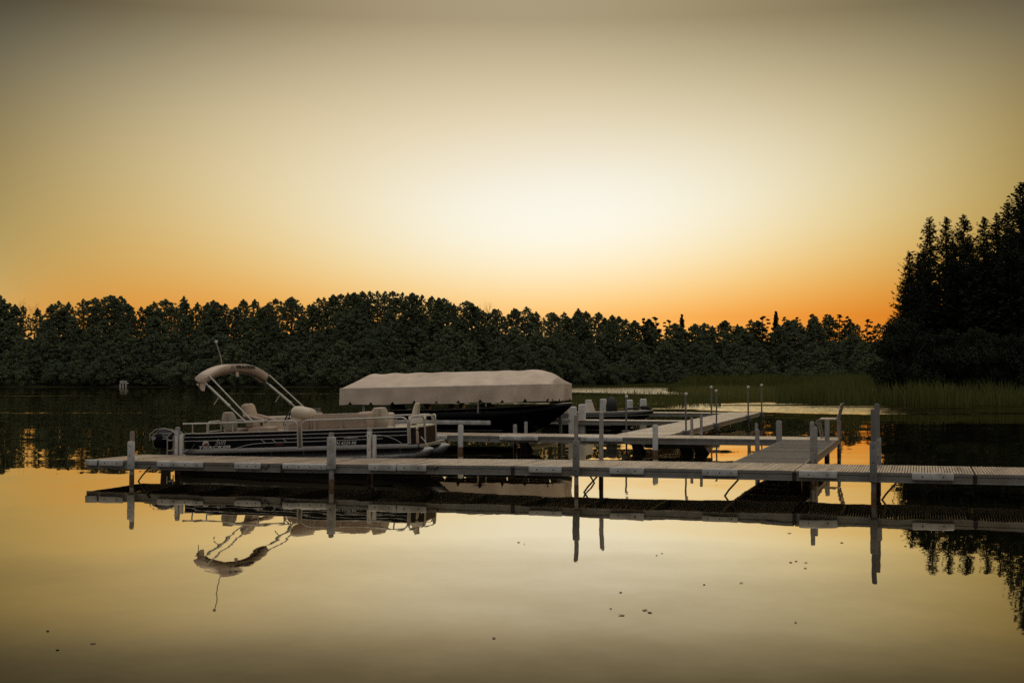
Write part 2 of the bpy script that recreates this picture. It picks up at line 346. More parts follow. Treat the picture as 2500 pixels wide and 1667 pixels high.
def broadleaf(seed, H=18., wid=4.2, low=.1, clumps=74, per=150, size=.27, bark='bark', leaf='leafA', cr=1.0, flat=1.0):
    rng = np.random.default_rng(seed); cs = []; rs = []
    while len(cs) < clumps:
        z = low + (1-low)*rng.random()**.85
        zz = (z-low)/(1-low); prof = (np.sin(np.pi*min(1, .12+.9*zz)**.8))**.6 if zz < 1 else .1
        r = wid*prof*math.sqrt(rng.random())*(.75+.5*rng.random()); th = rng.random()*2*np.pi
        cs.append((r*math.cos(th), r*math.sin(th), z*H*.95)); rs.append((.55+.55*rng.random())*wid*.34*cr*(1-.35*zz))
    cs = np.array(cs); rs = np.array(rs); k = np.repeat(np.arange(clumps), per)
    d = rng.normal(size=(len(k), 3)); d /= np.linalg.norm(d, axis=1)[:, None]; rad = rs[k]*(rng.random(len(k))**.45)*1.08
    p = cs[k] + d*rad[:, None]*np.array([1.1, 1.1, .8*flat])
    a, b = rand_frame(len(k), rng); s = size*(.55+.8*rng.random(len(k)))
    crown = quads_mesh('crown', p, a*s[:, None]*.5, b*s[:, None]*.42); crown.materials.append(M[leaf])
    t = MB(); lean = rng.normal(size=2)*.35
    tp = [((0, 0, -.5), H*.014+.07), ((lean[0]*.3, lean[1]*.3, H*.35), H*.011+.03), ((lean[0], lean[1], H*.7), H*.006+.02), ((lean[0]*1.3, lean[1]*1.3, H*.9), .03)]
    t.rings(tp, 7)
    for i in rng.choice(clumps, min(16, clumps), replace=False):
        c = cs[i]; z0 = max(H*.15, c[2]-abs(rng.normal())*1.5-1.2); f = z0/H
        t.rings([((lean[0]*f, lean[1]*f, z0), .10*(1-f)+.03), tuple(((lean[0]*f+c[0])*.55, (lean[1]*f+c[1])*.55, (z0+c[2])*.5+.3)) and ((lean[0]*f*.45+c[0]*.55, lean[1]*f*.45+c[1]*.55, z0*.45+c[2]*.55+.2), .05), (tuple(c), .02)], 5)
    return crown, t, bark, H
def finish_tree(proto_mesh, name):
    return proto_mesh
PROTO = {}
def make_proto(key, crown, tmb, bark, H):
    me = bpy.data.meshes.new('trunk'); me.from_pydata(tmb.v, [], tmb.f); me.validate(); me.shade_smooth(); me.materials.append(M[bark]); PROTO[key] = (crown, me, H)
for i, kw in enumerate([dict(wid=4.0), dict(wid=3.4, bark='palebark'), dict(wid=4.8, leaf='leafB'), dict(wid=3.8, leaf='leafB', bark='palebark'), dict(wid=4.4, low=.2), dict(wid=3.4, low=.15)]):
    make_proto(f'b{i}', *broadleaf(100+i, cr=.38, clumps=420, per=38, size=.22, **kw))
for i, kw in enumerate([dict(wid=4.2, low=.4, clumps=170, per=38), dict(wid=3.6, low=.42, clumps=150, per=38, bark='palebark'), dict(wid=5.0, low=.5, clumps=170, per=36, leaf='leafB'), dict(wid=3.4, low=.35, clumps=150, per=38)]):
    make_proto(f's{i}', *broadleaf(140+i, size=.23, cr=.4, **kw))
for i, kw in enumerate([dict(wid=3.0, low=.03, H=7., clumps=34, per=150, size=.17), dict(wid=3.6, low=.02, H=6., clumps=34, per=150, size=.17, leaf='leafB'), dict(wid=3.2, low=.02, H=6., clumps=40, per=190, size=.13, leaf='needle')]):
    make_proto(f'u{i}', *broadleaf(160+i, **kw))
for i, kw in enumerate([dict(wid=4.0), dict(wid=4.6, leaf='leafB'), dict(wid=3.6, bark='palebark'), dict(wid=4.2, leaf='leafB')]):
    make_proto(f'r{i}', *broadleaf(170+i, H=10., low=.04, cr=.38, clumps=260, per=38, size=.21, **kw))
for i in range(3):
    make_proto(f'p{i}', *broadleaf(180+i, wid=2.6+.3*i, low=.45, clumps=30, per=95, size=.26, cr=.8, leaf='pineneedle', flat=.6))
def conifer(seed, H=17., base_r=2.6, dens=1.0, size=.17, low=.04, leaf='needle'):
    rng = np.random.default_rng(seed); C_, A_, B_ = [], [], []; t = MB()
    bend = rng.normal(size=2)*.15
    t.rings([((0, 0, -.5), .2), ((bend[0], bend[1], H*.5), .12), ((bend[0]*1.5, bend[1]*1.5, H*.985), .02)], 7)
    z = H*low
    while z < H*.99:
        f = z/H; L0 = base_r*((1-f)**.8)*(.7+.45*rng.random())+.1; nb = int(5+2*rng.random())
        for k in range(nb):
            th = rng.random()*2*np.pi; L = L0*(.55+.6*rng.random()); up = .95*(f-.35)+.14*rng.normal(); droop = -.25*(1-f)
            dirn = np.array([math.cos(th), math.sin(th), 0]); perp = np.array([-math.sin(th), math.cos(th), 0])
            bx_, by_ = bend*min(1.5, f*2)
            n = max(4, int(L*17*dens))
            s = np.sort(rng.random(n)**.75)
            pz = z + L*(up*s + droop*s*s + .25*s**3)
            width = (.12+.42*(1-s))*L*.5
            off = rng.normal(size=n)*width*.6
            c = dirn*(s*L)[:, None] + perp*off[:, None]; c[:, 0] += bx_; c[:, 1] += by_; c[:, 2] = pz - abs(off)*.18 + rng.normal(size=n)*.05
            a = dirn*1.0 + perp*(np.sign(off)*.9)[:, None] + rng.normal(size=(n, 3))*.35; a /= np.linalg.norm(a, axis=1)[:, None]
            b = rng.normal(size=(n, 3)); b -= a*(a*b).sum(1)[:, None]; b /= np.linalg.norm(b, axis=1)[:, None]
            sz = size*(.6+.8*rng.random(n))*(.65+.5*(1-f))
            C_.append(c); A_.append(a*sz[:, None]*.75); B_.append(b*sz[:, None]*.3)
            if k < 3 and L > .5: t.rings([((bx_, by_, z), .03), (tuple(dirn*L*.9+np.array([bx_, by_, z+L*(up*.9+droop*.8+.18)])), .008)], 4)
        z += (.11+.17*(1-f))*(.7+.6*rng.random())
    C_ = np.concatenate(C_); crown = quads_mesh('crown', C_, np.concatenate(A_), np.concatenate(B_)); crown.materials.append(M[leaf])
    return crown, t, 'bark', H
for i, kw in enumerate([dict(base_r=4.3), dict(base_r=3.7, dens=.8), dict(base_r=4.8, dens=1.05), dict(base_r=3.3, dens=.75)]):
    make_proto(f'c{i}', *conifer(300+i, **kw))
make_proto('k0', *conifer(320, H=9, base_r=1.9, size=.34)); make_proto('k1', *conifer(321, H=9, base_r=1.5, dens=.8, size=.34))
def bare_tree(seed, H=14.):
    rng = random.Random(seed); t = MB(); tw = MB()
    def grow(mb, p, d, L, r, lev):
        q = p + d*L; mb.rings([(p[:], r), ((p+d*L*.5+Vector((rng.gauss(0, .1), rng.gauss(0, .1), 0)))[:], r*.8), (q[:], r*.6)], 5)
        if lev == 0: return
        for k in range(3 if lev > 1 else 4):
            e = (d + Vector((rng.gauss(0, .55), rng.gauss(0, .55), rng.gauss(.1, .25)))).normalized()
            grow(tw, q if k < 2 else p+d*L*.7, e, L*(.55+.25*rng.random()), r*.55, lev-1)
    grow(t, Vector((0, 0, -.3)), Vector((0, 0, 1)), H*.42, .14, 4); return t, tw, H
bt, btw, bh = bare_tree(5)
me = bpy.data.meshes.new('crown'); me.from_pydata(btw.v, [], btw.f); me.materials.append(M['deadwood'])
make_proto('dead', me, bt, 'deadwood', bh)
def tree(name, key, x, y, z, h, label, group, wx=1.0, cat='tree'):
    crown, tr, H = PROTO[key]; s = h/H
    o = thing(name, label, cat, (x, y, z), (0, 0, random.random()*6.283), group); o.scale = (s*wx, s*wx, s)
    c = bpy.data.objects.new('crown', crown); COL.objects.link(c); c.parent = o
    t = bpy.data.objects.new('trunk', tr); COL.objects.link(t); t.parent = o
    return o
SKY = [(0,713),(22,734),(54,741),(90,746),(141,727),(166,731),(202,722),(231,720),(269,714),(293,716),(318,741),(343,743),(374,729),(403,724),(419,741),(448,716),(481,732),(520,726),(549,736),(593,724),(621,725),(634,747),(672,723),(712,719),(737,740),(755,738),(777,722),(813,713),(849,709),(884,705),(921,704),(958,705),(1006,709),(1054,717),(1084,722),(1108,736),(1139,729),(1166,742),(1180,752),(1217,750),(1254,747),(1285,744),(1309,756),(1346,758),(1377,756),(1412,747),(1431,753),(1462,756),(1495,762),(1529,773),(1573,769),(1597,767),(1631,775),(1662,768),(1699,785),(1720,783),(1740,790),(1769,777),(1801,786),(1835,774),(1866,765),(1892,762),(1917,768),(1948,768),(1985,760),(2019,761),(2050,762),(2070,765),(2094,787),(2121,773),(2145,784),(2169,780),(2260,765),(2400,760),(2560,760)]
SKY = sorted(SKY + [(x, 1.2+float(np.interp(x, [p[0] for p in SKY], [p[1] for p in SKY]))) for x in (790, 832, 866, 902, 940, 982, 1030, 1070)])
SKX = np.array([p[0] for p in SKY], float); SKYY = np.array([p[1] for p in SKY], float)
def sky_z(x, D): px = 1250+3300*x/D; return 2+(925-np.interp(px, SKX, SKYY))/3300*D
SPECIAL = {269: 'round open-crowned broadleaf tree, first tall one from the left on the far skyline',
           448: 'tall narrow broadleaf tree with a small round topknot on the far skyline',
           0: 'broadleaf treetop at the very left edge of the far skyline',
           712: 'arching broadleaf treetop on the far skyline where the wood starts climbing the knoll',
           1139: 'open ragged broadleaf tree beside the bare tree on the far skyline',
           1892: 'small pointed fir among the pines on the far skyline',
           2121: 'low pine with spiky top in the notch beside the tall firs',
           1412: 'double pointed treetop on the far skyline above the covered boat lift end',
           1769: 'flat-topped pine in the lowest dip of the far skyline'}
ONES = ['', 'first', 'second', 'third', 'fourth', 'fifth', 'sixth', 'seventh', 'eighth', 'ninth', 'tenth', 'eleventh', 'twelfth', 'thirteenth', 'fourteenth', 'fifteenth', 'sixteenth', 'seventeenth', 'eighteenth', 'nineteenth']
TENS = {2: ('twentieth', 'twenty'), 3: ('thirtieth', 'thirty'), 4: ('fortieth', 'forty'), 5: ('fiftieth', 'fifty'), 6: ('sixtieth', 'sixty'), 7: ('seventieth', 'seventy'), 8: ('eightieth', 'eighty')}
def ordinal(n): return ONES[n] if n < 20 else TENS[n//10][0] if n % 10 == 0 else TENS[n//10][1]+'-'+ONES[n % 10]
# skyline trees
for i, (px, py) in enumerate(SKY):
    if px > 2200: continue
    D = 372 + random.uniform(-5, 6) if px < 1200 else 392 + random.uniform(-6, 6)
    x = (px-1250)/3300*D; top = 2+(925-py)/3300*D; g = float(far_h(x, D)); h = top-g
    pine = px > 1560 and py < 780 and random.random() < .8
    key = random.choice(['p0', 'p1', 'p2']) if pine else random.choice(['s0', 's1', 's2', 's3', 'b1', 'b4'])
    wx = random.uniform(.8, 1.1)
    if px in (269, 1139): key, wx = 's2', 1.15
    if px == 448: key, wx = 's3', .8
    if px in (1892, 1662): key, wx = 'k0', .75
    lab = SPECIAL.get(px) or f'{"pine" if pine else "broadleaf"} treetop, {ordinal(i+1)} from the left along the skyline of the far wood'
    tree('fir_tree' if key[0] == 'k' else 'pine_tree' if pine else 'broadleaf_tree', key, x, D, g, h, lab if key[0] != 'k' or px in SPECIAL else 'small dark fir poking out of the far skyline above the far pier',
         'pines on the far skyline' if pine else 'trees on the far skyline', wx)
tree('bare_tree', 'dead', (1193-1250)/3300*372, 372, float(far_h((1193-1250)/3300*372, 372)), 2+(925-733)/3300*372-float(far_h(-6.4, 372)), 'leafless brown tree fanning out on the far skyline', None)
tree('bare_tree', 'dead', (50-1250)/3300*374, 374, float(far_h(-136, 374)), 2+(925-727)/3300*374-float(far_h(-136, 374)), 'thin leafless tree on the skyline near the left edge', None, .7)
def zone(px): return 'left of the pontoon boat' if px < 440 else 'above the pontoon boat' if px < 820 else 'above the covered boat lift' if px < 1400 else 'above the far pier' if px < 1900 else 'beside the tall firs'
ROWS = {338: 'lowest row', 342: 'second row up', 347.5: 'middle row', 353.5: 'fourth row up', 360: 'row just under the skyline'}
# body of the wood: rows stepping up from the water
for D0, fac, step in ((338, .33, 6.2), (342, .48, 6.6), (347.5, .63, 6.8), (353.5, .78, 6.8), (360, .97, 5.2)):
    x = -150.0 + random.uniform(0, 4)
    while x < 128:
        xx = x + random.uniform(-2.4, 2.4); D = D0 + (shore_y(xx)-331)*.95 + random.uniform(-2.5, 2.5)
        if not (xx > 99 and D0 > 345):
            g = float(far_h(xx, D)); h = max(4., (sky_z(xx, D)-g)*min(1.0, fac*random.uniform(.9, 1.08)))
            small = h < 13.5
            tree('broadleaf_tree', random.choice(['r0', 'r1', 'r2', 'r3'] if small else ['b0', 'b1', 'b2', 'b3', 'b4', 'b5']), xx, D, g, h, f'dark leafy tree, {ROWS[D0]}, far wood {zone(1250+3300*xx/D)}', f'far wood, {ROWS[D0]}, {zone(1250+3300*xx/D)}', random.uniform(.9, 1.2)*(max(.85, (10./h)**.6) if small else (18./h)**.6*1.1))
        x += step
x = -150.0
while x < 120:
    xx = x + random.uniform(-1.5, 1.5); D = shore_y(xx) + 3.5 + random.uniform(-1, 1.5); g = float(far_h(xx, D))
    tree('shore_shrub', random.choice(['u0', 'u1']), xx, D, g, random.uniform(3.5, 6.5), f'low dark shrub at the far waterline {zone(1250+3300*xx/D)}', f'shrubs along the far waterline {zone(1250+3300*xx/D)}', random.uniform(.9, 1.3), 'shrub')
    x += 4.6
# tall firs on the right bank
FIRS = [(2224,612,119,'c1','slim fir at the outer edge of the tall group, shoulder height to its neighbours'),(2246,622,121,'c3','short thin fir tucked behind the outermost fir of the tall group'),
        (2278,526,126,'c3','left of the twin slender fir spires in the tall group'),(2303,530,128,'c1','right of the twin slender fir spires in the tall group'),
        (2350,522,125,'c0','broad dense fir spire in the middle of the tall group'),(2396,530,128,'c1','fir spire standing alone between the broad fir and the climbing trio'),
        (2438,517,126,'c3','lowest of the three firs climbing toward the picture edge'),(2460,492,129,'c3','middle of the three firs climbing toward the picture edge'),
        (2497,440,124,'c2','tallest fir at the right edge of the picture'),
        (2545,420,128,'c0','fir half cut off by the picture edge beside the tallest fir'),(2590,455,126,'c2','fir standing beyond the tallest fir')]
for px, py, D, key, lab in FIRS:
    x = (px-1250)/3300*D; g = float(bank_h(x, D)); tree('fir_tree', key, x, D, g, 2+(925-py)/3300*D-g, lab, 'tall firs on the right bank', 1.15)
for px, py, D, key in [(2205,720,122,'c1'),(2222,665,122,'c0'),(2262,610,123,'c2'),(2325,590,122,'c0'),(2372,585,122,'c2'),(2418,590,122,'c0'),(2470,570,121,'c2'),(2520,560,122,'c0'),(2330,640,134,'c2'),(2430,620,135,'c2'),(2255,680,134,'c0'),(2500,600,134,'c2')]:
    x = (px-1250)/3300*D; g = float(bank_h(x, D)); tree('fir_tree', key, x, D, g, 2+(925-py)/3300*D-g, 'dark fir filling in between the tall spires on the right bank', 'filling firs on the right bank', 1.25)
for i in range(26):
    px = 2204 + i*14 + random.uniform(-6, 6); D = random.uniform(116, 119.5) + (3 if px < 2200 else 0); x = (px-1250)/3300*D; g = float(bank_h(x, D))
    hi = 800 if px < 2190 else 770 if px < 2215 else random.uniform(790, 850)
    tree('bank_shrub', 'u2', x, D, g, max(2.5, 2+(925-hi)/3300*D-g), 'dark leafy bush below the tall firs behind the reeds', 'bushes under the firs', random.uniform(.6, .85), 'bush')

# ------------------------------------------------------------------ reeds
def reeds(name, n, fx, fh, wd, label, material='reed', hz=None):
    P, Hh = fx(n), fh(n); n = len(P)
    a = RNG.random(n)*2*np.pi; wv = np.stack([np.cos(a*.3-.5), np.sin(a*.3-.5)*.3, 0*a], 1)*(wd*(.6+.8*RNG.random(n)))[:, None]*.5
    lean = RNG.normal(size=(n, 2))*.13
    b = np.concatenate([P, np.zeros((n, 1))-.15], 1)
    if hz is not None: b[:, 2] += hz
    m_ = b.copy(); m_[:, :2] += lean*Hh[:, None]*.35; m_[:, 2] += Hh*.6
    t = b.copy(); t[:, :2] += lean*Hh[:, None]*1.1; t[:, 2] += Hh
    v = np.stack([b-wv, b+wv, m_+wv*.8, m_-wv*.8, t], 1).reshape(-1, 3).astype(np.float32)
    me = bpy.data.meshes.new(name); me.vertices.add(n*5); me.vertices.foreach_set("co", v.ravel())
    k = np.arange(n)[:, None]*5; li = np.concatenate([k+0, k+1, k+2, k+3, k+3, k+2, k+4], 1).astype(np.int32)
    me.loops.add(n*7); me.loops.foreach_set("vertex_index", li.ravel())
    ls = (np.arange(n)[:, None]*7 + np.array([[0, 4]])).astype(np.int32); me.polygons.add(n*2); me.polygons.foreach_set("loop_start", ls.ravel())
    me.update(calc_edges=True); me.validate(); o = link(name, me, material, None, 'stuff', label); return o
def uni(x0, x1, y0, y1):
    def f(n):
        return np.stack([x0+(x1-x0)*RNG.random(n), y0+(y1-y0)*RNG.random(n)], 1)
    return f
def lump(P, s=.35):
    return .5+.5*np.sin(P[:, 0]*s+1.3*np.sin(P[:, 1]*.21))*np.cos(P[:, 1]*s*.7+.8*np.sin(P[:, 0]*.33))
def near_stand(n):
    P = uni(20, 60, 103, 138)(n); px = 1250+3300*P[:, 0]/P[:, 1]; fr = 106 + 4*sstep(2250, 2500, px)*-1 + 5*(1-sstep(1900, 2020, px)) + 2.2*np.sin(P[:, 0]*.9)
    return P[(px > 1895) & (P[:, 1] > fr)]
near_P = near_stand(15000)
px_ = 1250+3300*near_P[:, 0]/near_P[:, 1]
nh = (2.45 - .45*sstep(2080, 2260, px_) - .5*(1-sstep(1900, 1990, px_)))*(.72+.34*RNG.random(len(near_P)))*(.62+.55*lump(near_P, .55))
reeds('reed_bed', 0, lambda n: near_P, lambda n: nh, .075, 'tall green reed bed standing in the water below the firs')
def mid_field(n):
    P = uni(10, 75, 128, 350)(n); px = 1250+3300*P[:, 0]/P[:, 1]; edge = 1720 - 40*sstep(130, 200, P[:, 1]) - 0*px
    return P[(px > edge-40*RNG.random(len(px))) & (px < 2260)]
mid_P = mid_field(42000)
reeds('marsh_grass', 0, lambda n: mid_P, lambda n: (.75+.7*RNG.random(len(mid_P)))*(.8+.4*lump(mid_P, .12)), .06, 'olive marsh grass flat between the docks and the far wood', 'grassfar')
def back_band(n):
    P = uni(24, 84, 204, 236)(n); P = P[P[:, 1] > 212+6*np.sin(P[:, 0]*.45)+3*np.sin(P[:, 0]*1.3)]; px = 1250+3300*P[:, 0]/P[:, 1]; return P[(px > 1615+50*RNG.random(len(px)))]
bk = back_band(9000)
bpx = 1250+3300*bk[:, 0]/bk[:, 1]
reeds('reed_band', 0, lambda n: bk, lambda n: (3.15*(.35+.65*sstep(1615, 1700, bpx)))*(.78+.28*RNG.random(len(bk))), .08, 'dark band of taller reeds behind the marsh grass')
def sparse(n):
    P = uni(4.5, 20, 96, 190)(n); px = 1250+3300*P[:, 0]/P[:, 1]; l = lump(P, .55)
    return P[(px > 1395) & (px < 1760) & (l*RNG.random(len(P)) > .3 + .45*sstep(118, 165, P[:, 1])*(1-sstep(1560, 1690, px)))]
sp_ = sparse(15000)
reeds('sparse_reeds', 0, lambda n: sp_, lambda n: .45+.6*RNG.random(len(sp_)), .04, 'thin scattered reeds growing in shallow water beyond the far pier')
xs_ = -150+235*RNG.random(26000); ys_ = np.array([shore_y(x) for x in xs_]) - 1.0 + 4*RNG.random(26000)
ys_ -= 9*sstep(-60, 30, xs_)*RNG.random(26000)
reeds('shore_reeds', 0, lambda n: np.stack([xs_, ys_], 1), lambda n: (.28+.75*sstep(-40, 20, xs_))*(.35+.65*lump(np.stack([xs_, ys_*0], 1), .2))*(.6+.7*RNG.random(26000)), .1, 'low fringe of reeds along the far waterline')

# ------------------------------------------------------------------ docks
ROT = (0, 0, -A)
def slat_deck(mb, t0, t1, v0, v1, z0, z1, pitch, gap, along='t', th=.03):
    n = max(1, int(round((t1-t0 if along == 't' else v1-v0)/pitch)))
    for i in range(n):
        a, b = i/n, (i+1)/n; dz = random.uniform(-.0025, .0025)
        if along == 't':
            x0 = t0+(t1-t0)*a+gap/2; x1 = t0+(t1-t0)*b-gap/2; za = z0+(z1-z0)*a+dz
            mb.box(x0, x1, v0, v1, za-th, za)
        else:
            y0 = v0+(v1-v0)*a+gap/2; y1 = v0+(v1-v0)*b-gap/2; mb.box(t0, t1, y0, y1, z0-th+dz, z0+dz)
def rail_profile(d):           # extruded side beam, seen in section (outward, down)
    return [(0, .0), (d, .0), (d, -.048), (d*.35, -.052), (d*.35, -.064), (d*.8, -.068), (d*.8, -.15), (d, -.154), (d, -.165), (-.03, -.165), (-.03, 0)]
def side_beam(mb, p0, p1, out):
    p0, p1 = Vector(p0), Vector(p1); o = Vector(out)
    mb.loft([[(p + o*a + Vector((0, 0, b)))[:] for a, b in rail_profile(.022)] for p in (p0, p1)])
def post(parent, name, t, v, zb, zt, r, material='galv', sleeve=None, cap=True, sq=False, rusty=True, smat='pvc'):
    m = MB()
    if sq: m.rbox(t-r, t+r, v-r, v+r, zb, zt, r*.3, 2)
    else:
        q = random.uniform(-.016, .016)*min(1., zt); m.rings([((t-q*.5, v, zb), r), ((t+q, v, zt-r*.5), r), ((t+q, v, zt-.004), r*.82), ((t+q, v, zt), r*.4)] if cap else [((t, v, zb), r), ((t, v, zt), r)], 12)
    o = m.build(name, material, parent)
    if sleeve:
        z0, z1, hw, dv = sleeve; s = MB(); s.rbox(t-hw, t+hw, v+dv-hw*.8, v+dv+hw*.8, z0, z1, hw*.35, 2)
        so = s.build('sleeve', smat, o)
        h = MB()
        for zz in (z0+.09, (z0+z1)/2, z1-.09): h.cyl((t, v+dv-hw*.8-.004, zz), (t, v+dv-hw*.8+.01, zz), .011, n=8)
        h.build('screw_holes', 'black', o)
    if rusty:
        q = MB(); q.cyl((t, v, -.35), (t, v, .13), r*1.06 if not sq else r*1.2, n=12); q.build('rust_band', 'rust', o)
    return o
def bumper(parent, t0, t1, v, z1, h=.125, d=.055, b=.02, holes=2, end=False):
    m = MB(); m.rbox(t0, t1, v-d, v-.001, z1-h, z1, b, 3); o = m.build('bumper', 'pvc', parent)
    hm = MB()
    for k in range(holes):
        x = t0+(t1-t0)*(k+.5)/holes; hm.cyl((x, v-d-.003, z1-h*.52), (x, v-d+.012, z1-h*.52), .013, n=8)
    hm.build('screw_holes', 'black', o); return o

# --- main dock along the front
J = [-8.85, -4.55, 0.02, 5.0, 7.9, 12.6]; JH = [.39, .392, .437, .445, .447, .45]; WD = 2.0
def dock_z(t): return float(np.interp(t, J, JH))
nd = thing('main_dock', 'long weathered dock across the foreground with slatted deck and vinyl bumpers', 'dock', O[:], ROT)
for k in range(5):
    a, b = J[k]+.012, J[k+1]-.012; za, zb = JH[k], JH[k+1]
    sec = sub_empty('dock_section', nd)
    m = MB(); slat_deck(m, a, b, .0, WD, za+.002, zb+.002, .046, .012); m.build('deck_slats', 'slat', sec, smooth=False, kind='stuff')
    m = MB(); side_beam(m, (a, .0, za-.03+.03), (b, .0, zb), (0, -1, 0)); m.build('side_beam', 'alu', sec, smooth=False)
    m = MB(); side_beam(m, (a, WD, za), (b, WD, zb), (0, 1, 0)); m.build('side_beam', 'alu', sec, smooth=False)
    m = MB()
    for q in range(5):
        f = q/4; x = a+.03+(b-a-.06)*f; z = za+(zb-za)*f; m.box(x-.025, x+.025, .02, WD-.02, z-.16, z-.034)
    m.build('joists', 'darksteel', sec, smooth=False)
    if k < 4:
        m = MB(); m.box(b-.02, b+.044, -.034, -.024, zb-.16, zb-.02); m.cyl((b+.012, -.05, zb-.045), (b+.012, -.02, zb-.045), .02, n=8); m.build('joint_plate', 'darksteel', sec)
for t0, t1, b, n in [(-8.84,-8.58,.02,0),(-8.53,-7.99,.02,2),(-7.23,-6.22,.045,4),(-5.54,-4.99,.015,3),(-4.53,-3.6,.045,4),(-2.77,-2.22,.015,2),(-2.2,-1.63,.015,2),(.33,.94,.015,2),(1.81,2.42,.015,2),(3.44,4.05,.015,3),(5.08,5.71,.015,2),(6.91,7.57,.015,2),(9.2,9.85,.015,2)]:
    bumper(nd, t0, t1, -.022, dock_z((t0+t1)/2)+.012, holes=n, b=b)
post(nd, 'post', -7.76, .0-.10, -1.2, .976, .045, sleeve=(.225, .78, .062, -.03))
post(nd, 'post', -3.49, -.10, -1.2, 1.0, .05, sleeve=(.31, .92, .075, -.02))
post(nd, 'post', 1.22, -.10, -1.2, 1.367, .04, sleeve=(.285, .915, .058, -.02), smat='pvcdark')
post(nd, 'post', 6.30, -.10, -1.2, 1.50, .042, 'darkgalv', sleeve=(.28, .955, .06, -.02), smat='pvcdark')
post(nd, 'post', 6.31, WD+.08, -1.2, 1.555, .045, 'darkgalv', sleeve=(.25, .94, .056, .0), smat='pvcdark')
post(nd, 'post', 1.16, WD+.08, -1.2, 1.355, .043)
post(nd, 'post', -8.05, WD+.08, -1.2, .984, .052, sleeve=(.2, .90, .04, -.03))
post(nd, 'post', -3.64, WD+.08, -1.2, .996, .055, sleeve=(.2, .94, .045, -.03))
for t, z in ((-7.95, .83), (-3.54, .865)):
    m = MB(); m.rbox(t-.035, t+.035, WD+.03, WD+.12, .2, z, .02, 2); m.build('rub_strip', 'pvc', nd)
for t, s in ((-7.76, 1), (1.22, 1), (1.16, -1), (6.3, 1), (3.7, 1)):
    v = -.08 if t != 1.16 else WD+.08
    m = MB(); m.tube([(t, v, -.25), (t+.12*s, v, -.02), (t+.2*s, v+.02, .1), (t+.36*s, v+.05, .28)], .016, 6); m.build('brace_rod', 'darksteel', nd)
m = MB(); m.tube([(-5.02, -.04, .36), (-4.98, -.05, .30), (-4.93, -.05, .34), (-4.9, -.05, .28), (-4.84, -.05, .33), (-4.82, -.04, .38)], .012, 6)
m.tube([(-1.6, -.04, .40), (-1.55, -.05, .35), (-1.5, -.05, .38), (-1.47, -.05, .33), (-1.4, -.04, .40)], .011, 6); m.build('latch_chain', 'darksteel', nd)

# --- cross pier that joins the main dock to the second dock
p1 = thing('cross_pier', 'grey surfaced cross pier linking the front dock to the second dock', 'pier', W(4.34, 2.0)[:], ROT)
def sh(mb, dt, dv): mb.v = [(x-dt, y-dv, z) for x, y, z in mb.v]; return mb
m = MB(); slat_deck(m, 3.69, 4.99, 2.03, 11.93, .446, .446, .062, .008, 'v'); sh(m, 4.34, 2.0).build('deck_slats', 'mat', p1, smooth=False, kind='stuff')
for t, s in ((3.69, -1), (4.99, 1)):
    m = MB(); side_beam(m, (t, 2.05, .445), (t, 11.93, .445), (s, 0, 0)); sh(m, 4.34, 2.0).build('side_beam', 'alu', p1, smooth=False)
m = MB()
for k in range(8): y = 2.3+k*1.33; m.box(3.7, 4.98, y-.025, y+.025, .29, .41)
sh(m, 4.34, 2.0).build('joists', 'alu', p1, smooth=False)
def p1post(t, v, zt, r, **k):
    o = post(p1, 'post', t-4.34, v-2.0, -1.2, zt, r, **k); return o
p1post(3.60, 6.7, 1.03, .035); p1post(3.66, 6.3, .91, .05); p1post(3.62, 11.3, .95, .075); p1post(5.06, 3.1, 1.19, .042); p1post(5.06, 4.1, 1.06, .042); p1post(4.78, 11.6, .98, .06)
m = MB(); m.rbox(4.55, 4.8, 7.3, 7.5, -1.0, .3, .02); m.rbox(4.55, 4.8, 3.8, 4.0, -1.0, .3, .02); sh(m, 4.34, 2.0).build('float_legs', 'darksteel', p1)

# --- second dock
d2 = thing('second_dock', 'second dock parallel to the front one, between the pontoon boat and the far pier', 'dock', W(-1.3, 12)[:], ROT)
for a, b in ((-8.6, -4.3), (-4.28, .3), (.32, 5.0)):
    sec = sub_empty('dock_section', d2)
    m = MB(); slat_deck(m, a, b, 12.0, 13.8, .445, .445, .047, .009); sh(m, -1.3, 12).build('deck_slats', 'plankpale' if a > -4.3 else 'slat', sec, smooth=False, kind='stuff')
    m = MB(); side_beam(m, (a, 12.0, .444), (b, 12.0, .444), (0, -1, 0)); sh(m, -1.3, 12).build('side_beam', 'alu', sec, smooth=False)
    m = MB(); side_beam(m, (a, 13.8, .444), (b, 13.8, .444), (0, 1, 0)); sh(m, -1.3, 12).build('side_beam', 'alu', sec, smooth=False)
    m = MB()
    for q in range(5): x = a+.05+(b-a-.1)*q/4; m.box(x-.03, x+.03, 12.02, 13.78, .28, .41)
    sh(m, -1.3, 12).build('joists', 'alu', sec, smooth=False)
for t0, t1, b, n in ((-5.88, -5.49, .04, 1), (-3.98, -2.88, .05, 4), (-1.7, -.54, .05, 4), (-7.4, -6.5, .05, 3)): bumper(d2, t0+1.3, t1+1.3, -.022, .455, .14, .07, b, n)
for t, v, zt, r in ((-5.09, 11.9, .74, .075), (.34, 11.9, .8, .075), (1.0, 13.86, .935, .04), (1.25, 13.86, 1.01, .04), (-4.1, 13.86, .70, .06), (-3.79, 13.86, .78, .05), (4.95, 13.86, .9, .05), (-8.4, 11.9, .8, .06)):
    post(d2, 'post', t+1.3, v-12, -1.2, zt, r, 'pvc' if r > .07 else 'galv')
for t in (-3.6, -.4, .9, 1.3):
    m = MB(); m.rings([((t+1.3, .9, .28), .12), ((t+1.3+.15, .9, -.05), .2), ((t+1.3+.05, .9, -.6), .16)], 10); m.build('float_barrel', 'black', d2)
